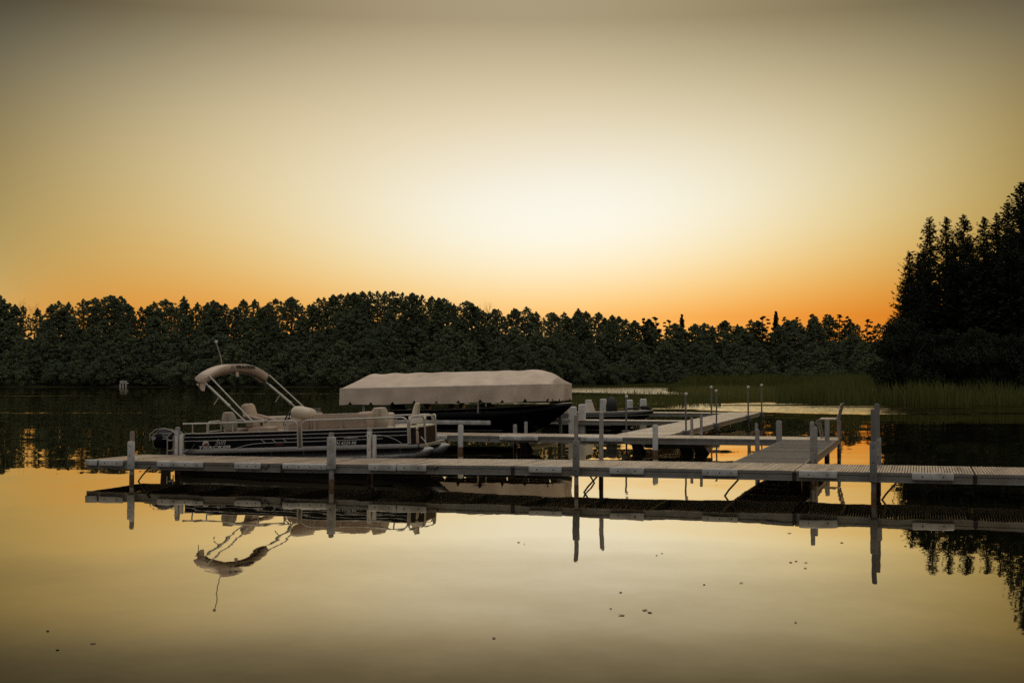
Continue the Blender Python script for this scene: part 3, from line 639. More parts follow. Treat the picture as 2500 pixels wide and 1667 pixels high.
m = MB(); m.rbox(1.3, 2.9, .2, 1.6, .16, .27, .02); m.build('lift_motor_shelf', 'darksteel', d2)
for t in (2.62, 4.1):
    m = MB(); m.cyl((t, .06, -1), (t, .06, .3), .02, n=8); m.build('leg', 'darksteel', d2)

# --- far pier running away to the reeds, with two fingers
p2 = thing('far_pier', 'pale far pier running out toward the reeds with thin tall poles', 'pier', W(-.38, 13.85)[:], (0, 0, -A+R(1.0)))
m = MB(); slat_deck(m, -1.12, .35, 13.85, 40.2, .45, .45, .14, .012, 'v'); sh(m, -.38, 13.85).build('deck_planks', 'plankpale', p2, smooth=False, kind='stuff')
for t, s in ((-1.12, -1), (.35, 1)):
    m = MB(); side_beam(m, (t, 13.85, .449), (t, 40.2, .449), (s, 0, 0)); sh(m, -.38, 13.85).build('side_beam', 'alu', p2, smooth=False)
for t, v, zt in ((-1.3, 16.2, 1.465), (.42, 16.6, 1.54), (-1.25, 35.0, 1.63), (.42, 23.6, 1.575), (.42, 34.2, 1.64), (.42, 40.1, 1.70)):
    o = post(p2, 'tall_pole', t+.38, v-13.85, -1.2, zt, .027 if v < 30 else .034, 'darkgalv', rusty=False)
    c = MB(); c.sphere((t+.38, v-13.85, zt+.015), .05 if v < 30 else .065, n=10, m=6); c.build('cap', 'white', o)
    b = MB(); b.rbox(t+.38-.13, t+.38+.1, v-13.85-.12, v-13.85+.12, .2, .47, .015); b.build('bracket', 'darkgalv', o)
fg = thing('finger_dock', 'narrow finger dock behind the covered boat, reaching left from the far pier', 'dock', W(-4.5, 26)[:], ROT)
m = MB(); slat_deck(m, -4.5, 3.35, 0, 1.25, .45, .45, .14, .012); m.build('deck_planks', 'plankpale', fg, smooth=False, kind='stuff')
m = MB(); side_beam(m, (-4.5, 0, .449), (3.35, 0, .449), (0, -1, 0)); side_beam(m, (-4.5, 1.25, .449), (3.35, 1.25, .449), (0, 1, 0)); m.build('side_beam', 'alu', fg, smooth=False)
bumper(fg, -2.35, -1.55, -.022, .455, .16, .08, .05, 3)
for t, v, z, hw in ((-.95, -.18, .97, .135), (-.68, .2, 1.05, .125)):
    m = MB(); m.rbox(t-hw, t+hw, v-hw, v+hw, -1, z, .05, 3); m.build('clad_pile', 'pvc', fg)
ff = thing('end_finger_dock', 'farthest finger dock in front of the sparse reeds', 'dock', W(-5, 38)[:], ROT)
m = MB(); slat_deck(m, -3.4, 3.85, 0, 1.6, .45, .45, .15, .014); m.build('deck_planks', 'plankpale', ff, smooth=False, kind='stuff')
m = MB(); side_beam(m, (-3.4, 0, .449), (3.85, 0, .449), (0, -1, 0)); side_beam(m, (-3.4, 1.6, .449), (3.85, 1.6, .449), (0, 1, 0)); m.build('side_beam', 'alu', ff, smooth=False)
for x, v, z in ((-2.72, -.3, 1.04), (-2.02, -.3, 1.08), (-.78, -.3, 1.05), (-.14, -.3, 1.09)):
    m = MB(); m.rbox(x-.14, x+.14, v-.14, v+.14, -1, z, .05, 3); m.build('clad_pile', 'pvc', ff)

# --- bench on the corner of the second dock
bn = thing('dock_bench', 'small metal frame bench facing left on the corner of the second dock', 'bench', W(4.72, 12.75, .447)[:], ROT)
for k in range(4):
    m = MB(); m.rbox(-.2+k*.105, -.105+k*.105, -.1, .85, .5, .525, .008); m.build('seat_board', 'plankpale', bn)
for k in range(3):
    mt = Matrix.Translation((.27+.035*k, 0, .62+.125*k)) @ Matrix.Rotation(R(16), 4, 'Y'); m = MB(); m.rbox(-.014, .014, -.1, .85, -.05, .05, .008, 2, mt); m.build('back_board', 'plankpale', bn)
for v in (0., .75):
    m = MB(); m.tube([(-.16, v, 0), (-.24, v, .47), (-.19, v, .49), (.24, v, .49)], .019, 8); m.tube([(-.24, v, .36), (-.3, v, .42), (-.24, v, .49)], .016, 6); m.build('leg', 'galv', bn)
    m = MB(); m.tube([(.3, v, 0), (.26, v, .49), (.38, v, .93)], .02, 8); m.build('back_leg', 'galv', bn)

# ------------------------------------------------------------------ pontoon boat
BO = W(-7.74, 2.33, 0); YAW = R(7.5)
pb = thing('pontoon_boat', 'black and silver pontoon boat with tan seats moored behind the front dock', 'boat', BO[:], (0, R(-2.0), -A+YAW))
Lb, Wb = 4.66, 2.35; RZ = 1.045; PT = .825; PB = .49
for y, nm in ((.36, 'pontoon'), (Wb-.36, 'pontoon')):
    m = MB(); pts = [((-.45, y, .16), .16), ((-.42, y, .15), .27), ((-.2, y, .13), .31), ((3.9, y, .11), .31), ((4.4, y, .15), .29), ((4.72, y, .235), .2), ((4.92, y, .305), .12), ((5.06, y, .35), .055), ((5.11, y, .36), .02)]
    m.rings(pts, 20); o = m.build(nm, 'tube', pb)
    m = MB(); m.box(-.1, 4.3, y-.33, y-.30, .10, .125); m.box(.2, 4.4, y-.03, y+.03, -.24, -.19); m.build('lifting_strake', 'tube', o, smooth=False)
    m = MB()
    for k in range(7): x = .25+k*.7; m.box(x-.02, x+.02, y-.24, y+.24, .30, .405)
    m.build('mount_bracket', 'alu', o, smooth=False)
m = MB(); m.rbox(-.35, 4.88, .02, Wb-.02, .41, .462, .012); m.build('deck', 'carpet', pb)
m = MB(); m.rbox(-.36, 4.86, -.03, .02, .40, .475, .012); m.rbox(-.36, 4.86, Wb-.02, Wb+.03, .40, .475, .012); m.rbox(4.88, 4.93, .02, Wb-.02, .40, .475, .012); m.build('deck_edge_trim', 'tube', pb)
def ribbon(mb, pts, h, y=-.0165):         # flat raised stripe along a path in the x-z plane of the near panel
    P = [Vector((p[0], 0, p[1])) for p in pts]; secs = []
    for i, p in enumerate(P):
        d = (P[min(i+1, len(P)-1)]-P[max(i-1, 0)]).normalized(); n = Vector((-d.z, 0, d.x))*h/2
        secs.append([(p.x-n.x, y, p.z-n.z), (p.x+n.x, y, p.z+n.z), (p.x+n.x, y+.006, p.z+n.z), (p.x-n.x, y+.006, p.z-n.z)])
    mb.loft(secs)
def fence(x0, x1, y, side, near=True):
    m = MB(); m.box(x0+.01, x1-.01, y-.012, y+.012, PB, PT); f = m.build('fence_panel', 'panel', pb, smooth=False)
    m = MB(); m.rbox(x0, x1, y-.018, y+.018, PT-.005, PT+.022, .008); m.rbox(x0, x1, y-.018, y+.018, PB-.02, PB+.008, .006); m.build('panel_frame', 'rail', f)
    if near:
        m = MB()
        for zz in (.757, .676): ribbon(m, [(x0, zz), (x1, zz)], .014, y-.017)
        m.build('stripe', 'stripe', f, smooth=False)
    return f
f1 = fence(0, 2.27, 0, -1); f2 = fence(2.37, Lb, 0, -1)
f0 = fence(-.30, -.02, .14, -1)
fence(-.30, Lb, Wb, 1, False)
m = MB()
ribbon(m, [(.9, .5), (1.0, .525), (1.12, .555), (1.27, .58), (1.45, .592), (1.8, .597), (2.27, .600)], .013)
for x in (1.47, 1.71, 1.95): ribbon(m, [(x, .672), (x+.085, .602)], .012)
m.build('swoosh_stripe', 'stripe', f1, smooth=False)
m = MB(); ribbon(m, [(2.37, .600), (3.0, .602), (3.7, .612), (4.12, .618)], .013)
ribbon(m, [(3.75, .70), (3.95, .70), (4.1, .685), (4.25, .65), (4.4, .585), (4.52, .51)], .014); m.build('swoosh_stripe', 'stripe', f2, smooth=False)
m = MB(); m.cyl((.235, -.018, .605), (.235, -.012, .605), .072, n=24); em = m.build('emblem', 'letter', f1)
m = MB(); m.add([(.18, -.0205, .60), (.2, -.0205, .565), (.28, -.0205, .565), (.295, -.0205, .61), (.25, -.0205, .635), (.215, -.0205, .615)], [(0, 1, 2, 3, 4, 5)]); m.build('emblem_mark', 'emblem_red', em, smooth=False)
text_part('lettering', 'Sun', .155, f1, (.44, -.0165, .592), FACE_MY, 'letter', shear=.45, bold=-.001, space=1.02)
text_part('lettering', 'TRACKER', .085, f1, (.06, -.0165, .505), FACE_MY, 'letter', shear=.3, bold=.004, space=1.08, width=1.85)
m = MB(); m.add([(1.74, -.0175, .548), (1.86, -.0175, .541), (2.0, -.0175, .549), (1.95, -.0175, .556), (1.87, -.0175, .564), (1.8, -.0175, .556)], [(0, 1, 2, 3, 4, 5)]); m.build('small_badge', 'emblem_red', f1, smooth=False)
text_part('registration_number', 'MN 4329 MJ', .105, f2, (3.03, -.0165, .508), FACE_MY, 'letter', shear=.2, bold=.002, space=1.0, width=.95)
m = MB(); m.add([(3.3, -.0175, .64), (3.62, -.0175, .652), (3.42, -.0175, .66)], [(0, 1, 2)]); ribbon(m, [(3.28, .645), (3.4, .66), (3.6, .654)], .01); m.build('model_script', 'letter', f2, smooth=False)
# rails
def rail_arch(name, x0, x1, y, c0=True, c1=True, r=.12, zt=RZ):
    ax = ((1, 0, 0), (0, 0, 1)); P = []
    P += ([(x0, y, PB)] + arc((x0+r, y, zt-r), r, math.pi, math.pi/2, 6, ax)) if c0 else [(x0, y, zt)]
    P += (arc((x1-r, y, zt-r), r, math.pi/2, 0, 6, ax) + [(x1, y, PB)]) if c1 else [(x1, y, zt)]
    m = MB(); m.tube(P, .019, 8); o = m.build(name, 'rail', pb)
    n = max(1, int((x1-x0)/.52)); q = MB()
    for k in range(n):
        x = x0+(x1-x0)*(k+.5)/n; q.cyl((x, y, PT), (x, y, zt), .016, n=8)
    q.build('rail_stanchions', 'rail', o); return o
rail_arch('top_rail', -.02, 2.275, -.0, c0=False); rail_arch('top_rail', 2.365, Lb, -.0, r=.14)
rail_arch('top_rail', -.33, .1, .14, c0=False, c1=False); rail_arch('top_rail', -.33, Lb, Wb, c0=False)
def rail_front(pts, r=.1):
    (xa, ya), (xb, yb) = pts; d = Vector((xb-xa, yb-ya, 0)); L = d.length; d.normalize(); u = tuple(d); wv = (0, 0, 1)
    P = [(xa, ya, PB)] + arc((xa+d.x*r, ya+d.y*r, RZ-r), r, math.pi, math.pi/2, 6, (u, wv)) + arc((xb-d.x*r, yb-d.y*r, RZ-r), r, math.pi/2, 0, 6, (u, wv)) + [(xb, yb, PB)]
    m = MB(); m.tube(P, .019, 8); o = m.build('bow_rail', 'rail', pb)
    p = MB(); nrm = Vector((d.y, -d.x, 0))*.012
    pa, pb_ = Vector((xa, ya, 0))+d*.02, Vector((xb, yb, 0))-d*.02
    for z0, z1, mm in ((PB, PT, None),):
        p.add([(pa-nrm+Vector((0, 0, z0)))[:], (pb_-nrm+Vector((0, 0, z0)))[:], (pb_+nrm+Vector((0, 0, z0)))[:], (pa+nrm+Vector((0, 0, z0)))[:],
               (pa-nrm+Vector((0, 0, z1)))[:], (pb_-nrm+Vector((0, 0, z1)))[:], (pb_+nrm+Vector((0, 0, z1)))[:], (pa+nrm+Vector((0, 0, z1)))[:]],
              [(0, 3, 2, 1), (4, 5, 6, 7), (0, 1, 5, 4), (1, 2, 6, 5), (2, 3, 7, 6), (3, 0, 4, 7)])
    p.build('bow_panel', 'panel', o, smooth=False)
    q = MB(); q.tube([(xa, ya, PT), (xb, yb, PT)], .016, 6); q.tube([(xa, ya, .68), (xb, yb, .68)], .009, 6); q.build('bow_bar', 'rail', o); return o
rail_front(((Lb+.03, .03), (4.86, .62))); rail_front(((4.86, .70), (4.86, 1.66))); rail_front(((4.86, 1.74), (Lb+.03, Wb-.03)))
rail_front(((-.31, 1.5), (-.31, Wb-.1))); 
# seats
def cushion(name, parent, x0, x1, y0, y1, z0, z1, material='vinyl', b=.06, tilt=0., piping=True):
    mt = Matrix.Translation(((x0+x1)/2, (y0+y1)/2, (z0+z1)/2)) @ Matrix.Rotation(tilt, 4, 'Y') @ Matrix.Translation((-(x0+x1)/2, -(y0+y1)/2, -(z0+z1)/2))
    m = MB(); m.rbox(x0, x1, y0, y1, z0, z1, b, 4, mt); return m.build(name, material, parent)
def fishing_chair(x, y, rot, zs=.80, h=.42):
    s = sub_empty('fishing_chair', pb, (x, y, .46), (0, 0, rot))
    m = MB(); m.cyl((0, 0, 0), (0, 0, zs-.52), .035, n=10); m.cyl((0, 0, 0), (0, 0, .02), .13, n=14); m.build('pedestal', 'darksteel', s)
    m = MB(); m.rbox(-.21, .21, -.22, .22, zs-.52, zs-.41, .05, 4); m.build('seat_cushion', 'vinyl', s)
    mt = Matrix.Translation((-.2, 0, zs-.44)) @ Matrix.Rotation(R(-12), 4, 'Y')
    m = MB(); secs = []
    for j in range(9):
        f = j/8; wv = .22*(math.sin(math.pi*min(.93, .22+.62*f))**.7); th = .055*(1-.5*abs(f-.4)); zz = h*f
        secs.append([(mt @ Vector((th*math.cos(a), wv*math.sin(a), zz)))[:] for a in [2*math.pi*k/14 for k in range(14)]])
    m.loft(secs); m.build('backrest', 'vinylpale', s)
    m = MB(); m.tube([(mt @ Vector((.052, 0, .02)))[:], (mt @ Vector((.064, 0, h*.5)))[:], (mt @ Vector((.03, 0, h*1.0)))[:], (mt @ Vector((-.045, 0, h*.97)))[:], (mt @ Vector((-.06, 0, h*.5)))[:]], .009, 6); m.build('centre_seam', 'vinyl', s)
    return s
fishing_chair(.42, 1.35, R(70), .84, .40)
fishing_chair(3.75, 1.0, R(115), .80, .44); fishing_chair(4.22, 1.55, R(175), .82, .48)
hc = sub_empty('helm_chair', pb, (1.02, 1.35, .46))
m = MB(); m.cyl((0, 0, 0), (0, 0, .3), .05, n=12); m.cyl((0, 0, 0), (0, 0, .03), .17, n=16); m.build('pedestal', 'darksteel', hc)
cushion('seat_cushion', hc, -.26, .28, -.27, .27, .3, .45, b=.06)
cushion('backrest', hc, -.36, -.18, -.27, .27, .4, .98, b=.085, tilt=R(-16))
for y in (-.3, .3): m = MB(); m.rings([((-.33, y, .70), .04), ((-.2, y, .68), .05), ((.1, y, .60), .05), ((.2, y, .55), .035)], 10); m.build('armrest', 'vinyl', hc)
cn = sub_empty('helm_console', pb, (1.95, 1.5, .46))
m = MB(); m.loft([[(-.32, -.42, 0), (.3, -.42, 0), (.3, .42, 0), (-.32, .42, 0)], [(-.3, -.42, .5), (.3, -.42, .5), (.3, .42, .5), (-.3, .42, .5)], [(-.12, -.4, .7), (.28, -.4, .72), (.28, .4, .72), (-.12, .4, .7)]]); m.build('console_body', 'vinylpale', cn)
m = MB(); cxs = arc((-.36, -.05, .62), .19, 0, 2*math.pi, 20, ((.5, 0, .86), (0, 1, 0))); m.tube(cxs, .018, 8, caps=False)
for k in range(3):
    a = 2*math.pi*k/3; m.tube([(-.36, -.05, .62), (-.36+.19*math.cos(a)*.5, -.05+.19*math.sin(a), .62+.19*math.cos(a)*.86)], .012, 6)
m.tube([(-.36, -.05, .62), (-.2, -.05, .54)], .025, 8); m.build('steering_wheel', 'black', cn)
m = MB(); m.loft([[(.0, -.38, .70), (.24, -.4, .72), (.24, .4, .72), (.0, .38, .70)], [(.2, -.34, .80), (.26, -.36, .82), (.26, .36, .82), (.2, .34, .80)]]); m.build('windscreen', 'windshield', cn)
fb = sub_empty('far_bench', pb, (1.6, 2.05, .46))
cushion('seat_cushion', fb, -.9, 2.2, -.3, .25, .0, .36, 'vinyl'); cushion('backrest', fb, -.9, 2.2, .14, .30, .3, .66, 'vinylpale', .06)
lg = sub_empty('lounge_seat', pb, (3.05, .42, .46))
cushion('base', lg, -.78, .72, -.33, .30, 0, .32, 'vinyl', .03); cushion('backrest', lg, -.5, .62, -.35, -.17, .26, .70, 'vinyl', .055)
cushion('end_backrest', lg, .5, .72, -.36, .34, .24, .72, 'vinyl', .06); cushion('seat_cushion', lg, -.6, .5, -.17, .3, .3, .41, 'vinylpale', .05)
m = MB(); m.tube([(-.5, -.355, .32), (-.5, -.352, .66), (-.46, -.345, .695), (.5, -.345, .695), (.585, -.352, .66), (.61, -.355, .55), (.61, -.355, .36)], .009, 6); m.build('piping', 'vinylpale', lg)
cushion('head_pillow', lg, -1.0, -.52, -.28, .22, .60, .86, 'vinylpale', .125, R(14))
m = MB(); m.loft([[(-.98, -.34, 0), (-.55, -.34, 0), (-.55, .28, 0), (-.98, .28, 0)], [(-1.0, -.34, .5), (-.55, -.34, .62), (-.55, .28, .62), (-1.0, .28, .5)]]); m.build('lounge_end', 'vinyl', lg)
bl = sub_empty('bow_lounge', pb, (4.3, 1.25, .46)); cushion('base', bl, -.2, .5, -1.0, .9, 0, .3, 'vinyl', .04); cushion('seat_cushion', bl, -.2, .5, -1.0, .9, .29, .38, 'vinylpale', .04)
m = MB(); m.rbox(.18, .5, -.15, .2, .38, .56, .02, 2, Matrix.Rotation(R(-8), 4, 'Y')); m.build('cooler_box', 'white', bl)
# bimini top, half folded back
bi = sub_empty('bimini_top', pb)
SK = .55                                   # the far feet of the frame stand farther forward
def bow_arc(x0, ztop, zend, n=26, dx=0., y0=.06, y1=Wb-.06, drop=.34):
    P = []
    for k in range(n+1):
        f = k/n; yy = y0+(y1-y0)*f; e = 1-abs(2*f-1)**2.3; P.append(Vector((x0+SK*f+dx*e, yy, zend+(ztop-zend)*e)))
    return P
bB = bow_arc(.32, 2.31, 2.06); bA = bow_arc(.24, 2.14, 1.90)
bR = bow_arc(.08, 2.31, 2.09); bR2 = bow_arc(.0, 2.21, 1.98)
def strip(name, a, b, parent, material, off=.006):
    m = MB(); n = len(a); vs = []
    for k in range(n): vs += [a[k][:], b[k][:]]
    fs = [(2*k, 2*k+1, 2*k+3, 2*k+2) for k in range(n-1)]; m.add(vs, fs); o = m.build(name, material, parent)
    md = o.modifiers.new('thickness', 'SOLIDIFY'); md.thickness = off; md.offset = 0; return o
strip('front_valance', bB, bA, bi, 'canvas')
strip('canvas_roof', bB, bR, bi, 'canvas'); strip('rear_valance', bR, bR2, bi, 'canvas'); strip('canvas_underside', [p+Vector((-.03, 0, -.03)) for p in bA], [p+Vector((.02, 0, .0)) for p in bR2], bi, 'canvas')
m = MB(); m.tube([p+Vector((.012, 0, -.005)) for p in bA], .008, 6); m.build('valance_binding', 'canvasdark', bi)
for ya, i0 in ((0, 0), (1, -1)):
    a, b, r1, r2 = bB[i0], bA[i0], bR[i0], bR2[i0]; m = MB(); c = (a+b+r1+r2)/4 + Vector((0, (-.07 if ya == 0 else .07), -.05))
    ring = [a, (a+r1)/2+Vector((0, 0, .02)), r1, (r1+r2)/2+Vector((-.04, 0, 0)), r2, (r2+b)/2+Vector((0, 0, -.05)), b]
    m.add([p[:] for p in ring]+[c[:]], [(k, (k+1) % 7, 7) for k in range(7)]); m.build('corner_flap', 'canvas', bi)
    m = MB()
    if ya == 0: m.add([p[:] for p in (b+Vector((.01, 0, .02)), b+Vector((-.03, 0, -.17)), b+Vector((-.10, 0, -.15)), b+Vector((-.22, 0, .0)))], [(0, 1, 2, 3)]); m.build('corner_tab', 'canvas', bi)
q_ = math.atan2(SK, Wb-.12); FACE_BIM = Matrix(((math.sin(q_), 0, math.cos(q_)), (math.cos(q_), 0, -math.sin(q_)), (0, 1, 0)))
text_part('canvas_lettering', 'Sun', .085, bi, (.515, .86, 2.215), FACE_BIM, 'canvasdark', shear=.4, bold=.001)
text_part('canvas_lettering', 'TRACKER', .085, bi, (.56, 1.04, 2.215), FACE_BIM, 'black', shear=.15, bold=.006, width=2.0)
m = MB(); m.rbox(.515, .54, 1.10, 1.26, 2.03, 2.14, .01); m.build('strap_tab', 'canvas', bi)
for y, fx in ((.0, 1.14), (Wb, 1.76)):
    e = 0 if y == 0 else -1
    m = MB(); m.tube([(fx, y, RZ), tuple(bA[e])], .017, 8); o = m.build('frame_pole', 'rail', bi)
    p0 = Vector((fx, y, RZ)); p1 = Vector(bA[e]); d = p1-p0
    q = MB(); q.tube([(p0+d*.42)[:], (p0+d*.92)[:]], .03, 10); q.tube([(p0+d*.40)[:], (p0+d*.45)[:]], .036, 10); q.build('pole_sleeve', 'rail', o)
    q = MB(); s0 = p0+d*.66; q.tube([s0[:], (s0+Vector((-.12, 0, -.17)))[:]], .013, 8); q.build('strut_stub', 'rail', o)
    m = MB(); m.tube([(fx+.16, y, RZ), (fx+.1, y, RZ+.06), tuple(bB[e])], .017, 8); m.build('frame_pole', 'rail', bi)
    m = MB(); m.tube([(fx-.02, y, RZ+.02), (fx+.42, y, RZ+.02)], .015, 8); m.sphere((fx+.44, y, RZ+.025), .04, .03, .03, 8, 6); m.build('deck_mount', 'rail', bi)
m = MB(); m.tube([(.2, 1.15, 2.26), (.17, 1.13, 2.5), (.1, 1.08, 2.79)], .011, 6); o = m.build('light_pole', 'rail', bi)
m = MB(); m.rings([((.1, 1.08, 2.79), .02), ((.098, 1.08, 2.80), .035), ((.095, 1.08, 2.845), .035), ((.094, 1.08, 2.855), .015)], 10); m.build('lamp_head', 'white', o)
m = MB(); m.tube([(.10, .05, 1.95), (.09, .045, 1.7), (.085, .04, 1.62)], .008, 6); m.build('strap', 'black', bi)
# outboard and boarding ladder at the stern
ob = sub_empty('outboard_motor', pb, (-1.2, 1.2, .37))
m = MB(); secs = []
for f, x0, x1, wv in ((0, -.22, .20, .15), (.12, -.27, .25, .18), (.45, -.31, .27, .20), (.7, -.30, .25, .19), (.88, -.22, .17, .14), (.97, -.12, .08, .07)):
    n = 18; secs.append([((x0+x1)/2+(x1-x0)/2*abs(math.cos(a))**.7*(1 if math.cos(a) > 0 else -1)+.05*f, wv*abs(math.sin(a))**.7*(1 if math.sin(a) > 0 else -1), .14+f*.43) for a in [2*math.pi*k/n for k in range(n)]])
m.loft(secs); m.build('cowling', 'navy', ob)
m = MB(); m.tube([(-.31, -.14, .30), (-.30, -.15, .45), (-.18, -.14, .55), (.02, -.1, .575), (.2, -.13, .52), (.3, -.14, .44)], .009, 6); m.tube([(-.29, -.19, .36), (-.18, -.205, .44), (-.1, -.2, .47)], .006, 6); m.build('cowling_trim', 'letter', ob)
m = MB()
for zz, a, b in ((.47, -.06, .22), (.44, .0, .2), (.40, .02, .18), (.37, .04, .14), (.34, .02, .17)): m.box(a, b, -.212, -.206, zz-.006, zz+.006)
m.build('cowling_label', 'letter', ob, smooth=False)
text_part('power_rating', '40', .1, ob, (-.25, -.21, .33), FACE_MY, 'letter', shear=.2, bold=.003)
m = MB(); m.loft([[(-.1, -.07, .16), (.1, -.07, .16), (.1, .07, .16), (-.1, .07, .16)], [(-.1, -.05, -.35), (.08, -.05, -.35), (.08, .05, -.35), (-.1, .05, -.35)], [(-.2, -.02, -.62), (.1, -.02, -.62), (.1, .02, -.62), (-.2, .02, -.62)]]); m.build('midsection', 'black', ob)
m = MB(); m.rbox(.1, .9, -.12, .12, -.06, .1, .02); m.build('transom_bracket', 'darksteel', ob)
ld = sub_empty('boarding_ladder', pb, (-.55, .75, .46))
m = MB()
for y in (-.16, .16): m.tube([(-.02, y, 0), (-.06, y, .3)] + arc((-.06, y, .3), .001, 0, 1, 1, ((1, 0, 0), (0, 0, 1))) + [(-.2, y, .42), (-.34, y, .3), (-.36, y, -.3)], .014, 6)
m.build('side_tube', 'rail', ld)
for zz in (-.2, 0., .22): m = MB(); m.cyl((-.35, -.16, zz), (-.35, .16, zz), .014, n=8); m.build('rung', 'rail', ld)
# bow fender and mooring line
m = MB(); m.tube([(Lb+.2, .3, .62), (Lb+.28, .32, .52), (Lb+.33, .33, .42), (Lb+.31, .33, .33)], .012, 8); m.build('bow_rope', 'white', pb)
m = MB(); m.tube([(0.0, -.02, .62), (-.06, -.06, .52), (-.16, -.14, .44), (-.24, -.2, .42)], .012, 6); m.build('mooring_line', 'black', pb)

ml = MB(); q0 = W(-3.64, 2.1, .75); q1 = W(-3.9, 2.62, .72)
ml.tube([(q0 + (q1-q0)*f + Vector((0, 0, -.12*math.sin(math.pi*f))))[:] for f in (0, .25, .5, .75, 1)], .012, 6)
tag(ml.build('mooring_rope', 'vinylpale'), 'slack pale rope tying the pontoon boat to the dock post near its bow', 'rope')
# ------------------------------------------------------------------ boat lift with its canopy
bll = thing('boat_lift', 'aluminium boat lift carrying a long tan canopy behind the second dock', 'boat lift', W(-6.9, 18.0)[:], ROT)
CL0, CL1, CV = -3.9, 3.05, 1.42             # canopy length and half width in the lift's own frame
def can_z(t): return np.interp(t, (CL0, 3.88), (1.69, 1.86))
def can_sec(t, sc=1.0, n=25):
    zs = can_z(t); f = (t-CL0)/(CL1-CL0); e = min(1., max(0., min(f, 1-f)/.10)); ee = math.sin(e*math.pi/2)**.8
    rid = .13+.32*ee; rib = .5-.5*math.cos(2*math.pi*(t-CL0)/.82); P = []
    for k in range(n):
        y = -1+2*k/(n-1); s = 1-abs(y)**1.35; P.append((t, y*CV, zs + rid*s*(1-.0) + .085*rib*(s*(1-s)*1.5+.25*s)*ee + .012*math.sin(7*t+5*y)))
    return P
m = MB(); T = np.linspace(CL0, CL1, 150); secs = [can_sec(t) for t in T]
secs = [[(CL0, p[1], float(can_z(CL0))) for p in secs[0]]] + secs[1:-1] + [[(CL1, p[1], float(can_z(CL1))) for p in secs[-1]]]
m.loft(secs, caps=False, closed=False); cn_o = m.build('canopy_top', 'canvas', bll)
def valance(path):
    m = MB(); vs = []; n = len(path); d = 0; prev = path[0]
    for k, p in enumerate(path):
        d += (Vector(p)-Vector(prev)).length; prev = p
        ph = (d % .73)/.73; cut = .10*max(0, 1-abs(ph-.5)/.10) + .014*math.sin(d*3.1)
        hang = .53 - cut
        out = Vector((p[0], p[1], 0)); 
        for j in range(6):
            q = j/5; wob = .018*math.sin(d*4.3+1.7*q)*q + .03*q*math.sin(d*1.3)
            nrm = Vector((0, -1, 0)) if abs(p[1]+CV) < 1e-3 else Vector((0, 1, 0)) if abs(p[1]-CV) < 1e-3 else Vector((1 if p[0] > 0 else -1, 0, 0))
            c = Vector(p)+nrm*(.012+wob); vs.append((c.x, c.y, p[2]-hang*q))
    fs = [(k*6+j, k*6+j+1, (k+1)*6+j+1, (k+1)*6+j) for k in range(n-1) for j in range(5)]
    m.add(vs, fs); return m
NS = 420
for sgn in (-1, 1): valance([(t, sgn*CV, float(can_z(t))) for t in np.linspace(CL0, CL1, NS)]).build('side_valance', 'canvas', bll)
for t in (CL0, CL1): valance([(t, y, float(can_z(t))) for y in np.linspace(-CV, CV, 150)]).build('end_valance', 'canvas', bll)
m = MB()
for sgn in (-1, 1): m.tube([(CL0, sgn*(CV-.01), float(can_z(CL0))-.01), (CL1, sgn*(CV-.01), float(can_z(CL1))-.01)], .022, 8)
for t in np.linspace(CL0+.4, CL1-.4, 9): m.tube([(t, -CV+.02, float(can_z(t))), (t, -.7, float(can_z(t))+.2), (t, 0, float(can_z(t))+.27), (t, .7, float(can_z(t))+.2), (t, CV-.02, float(can_z(t)))], .014, 6)
m.build('canopy_frame', 'rail', bll)
for t, v in ((-3.1, -1.32), (-3.1, 1.32), (2.7, 1.32)):
    m = MB(); m.rbox(t-.045, t+.045, v-.045, v+.045, -1.2, float(can_z(t))-.03, .008); m.build('lift_post', 'alu', bll)
for t in (.74, 1.0):
    m = MB(); m.rbox(t-.025, t+.025, -1.34, -1.29, .93 if t < .9 else 1.15, float(can_z(t))-.03, .006); m.build('canopy_strut', 'rail', bll)
m = MB(); m.rbox(-3.4, 1.2, -1.55, -1.42, .58, .71, .012); m.rbox(-3.4, 3.0, 1.42, 1.55, .58, .71, .012); m.build('side_beam', 'pvc', bll)
m = MB(); m.rbox(-2.7, -2.5, -1.4, 1.4, .06, .2, .02); m.rbox(2.2, 2.4, -1.4, 1.4, .06, .2, .02); m.build('cradle_beam', 'alu', bll)
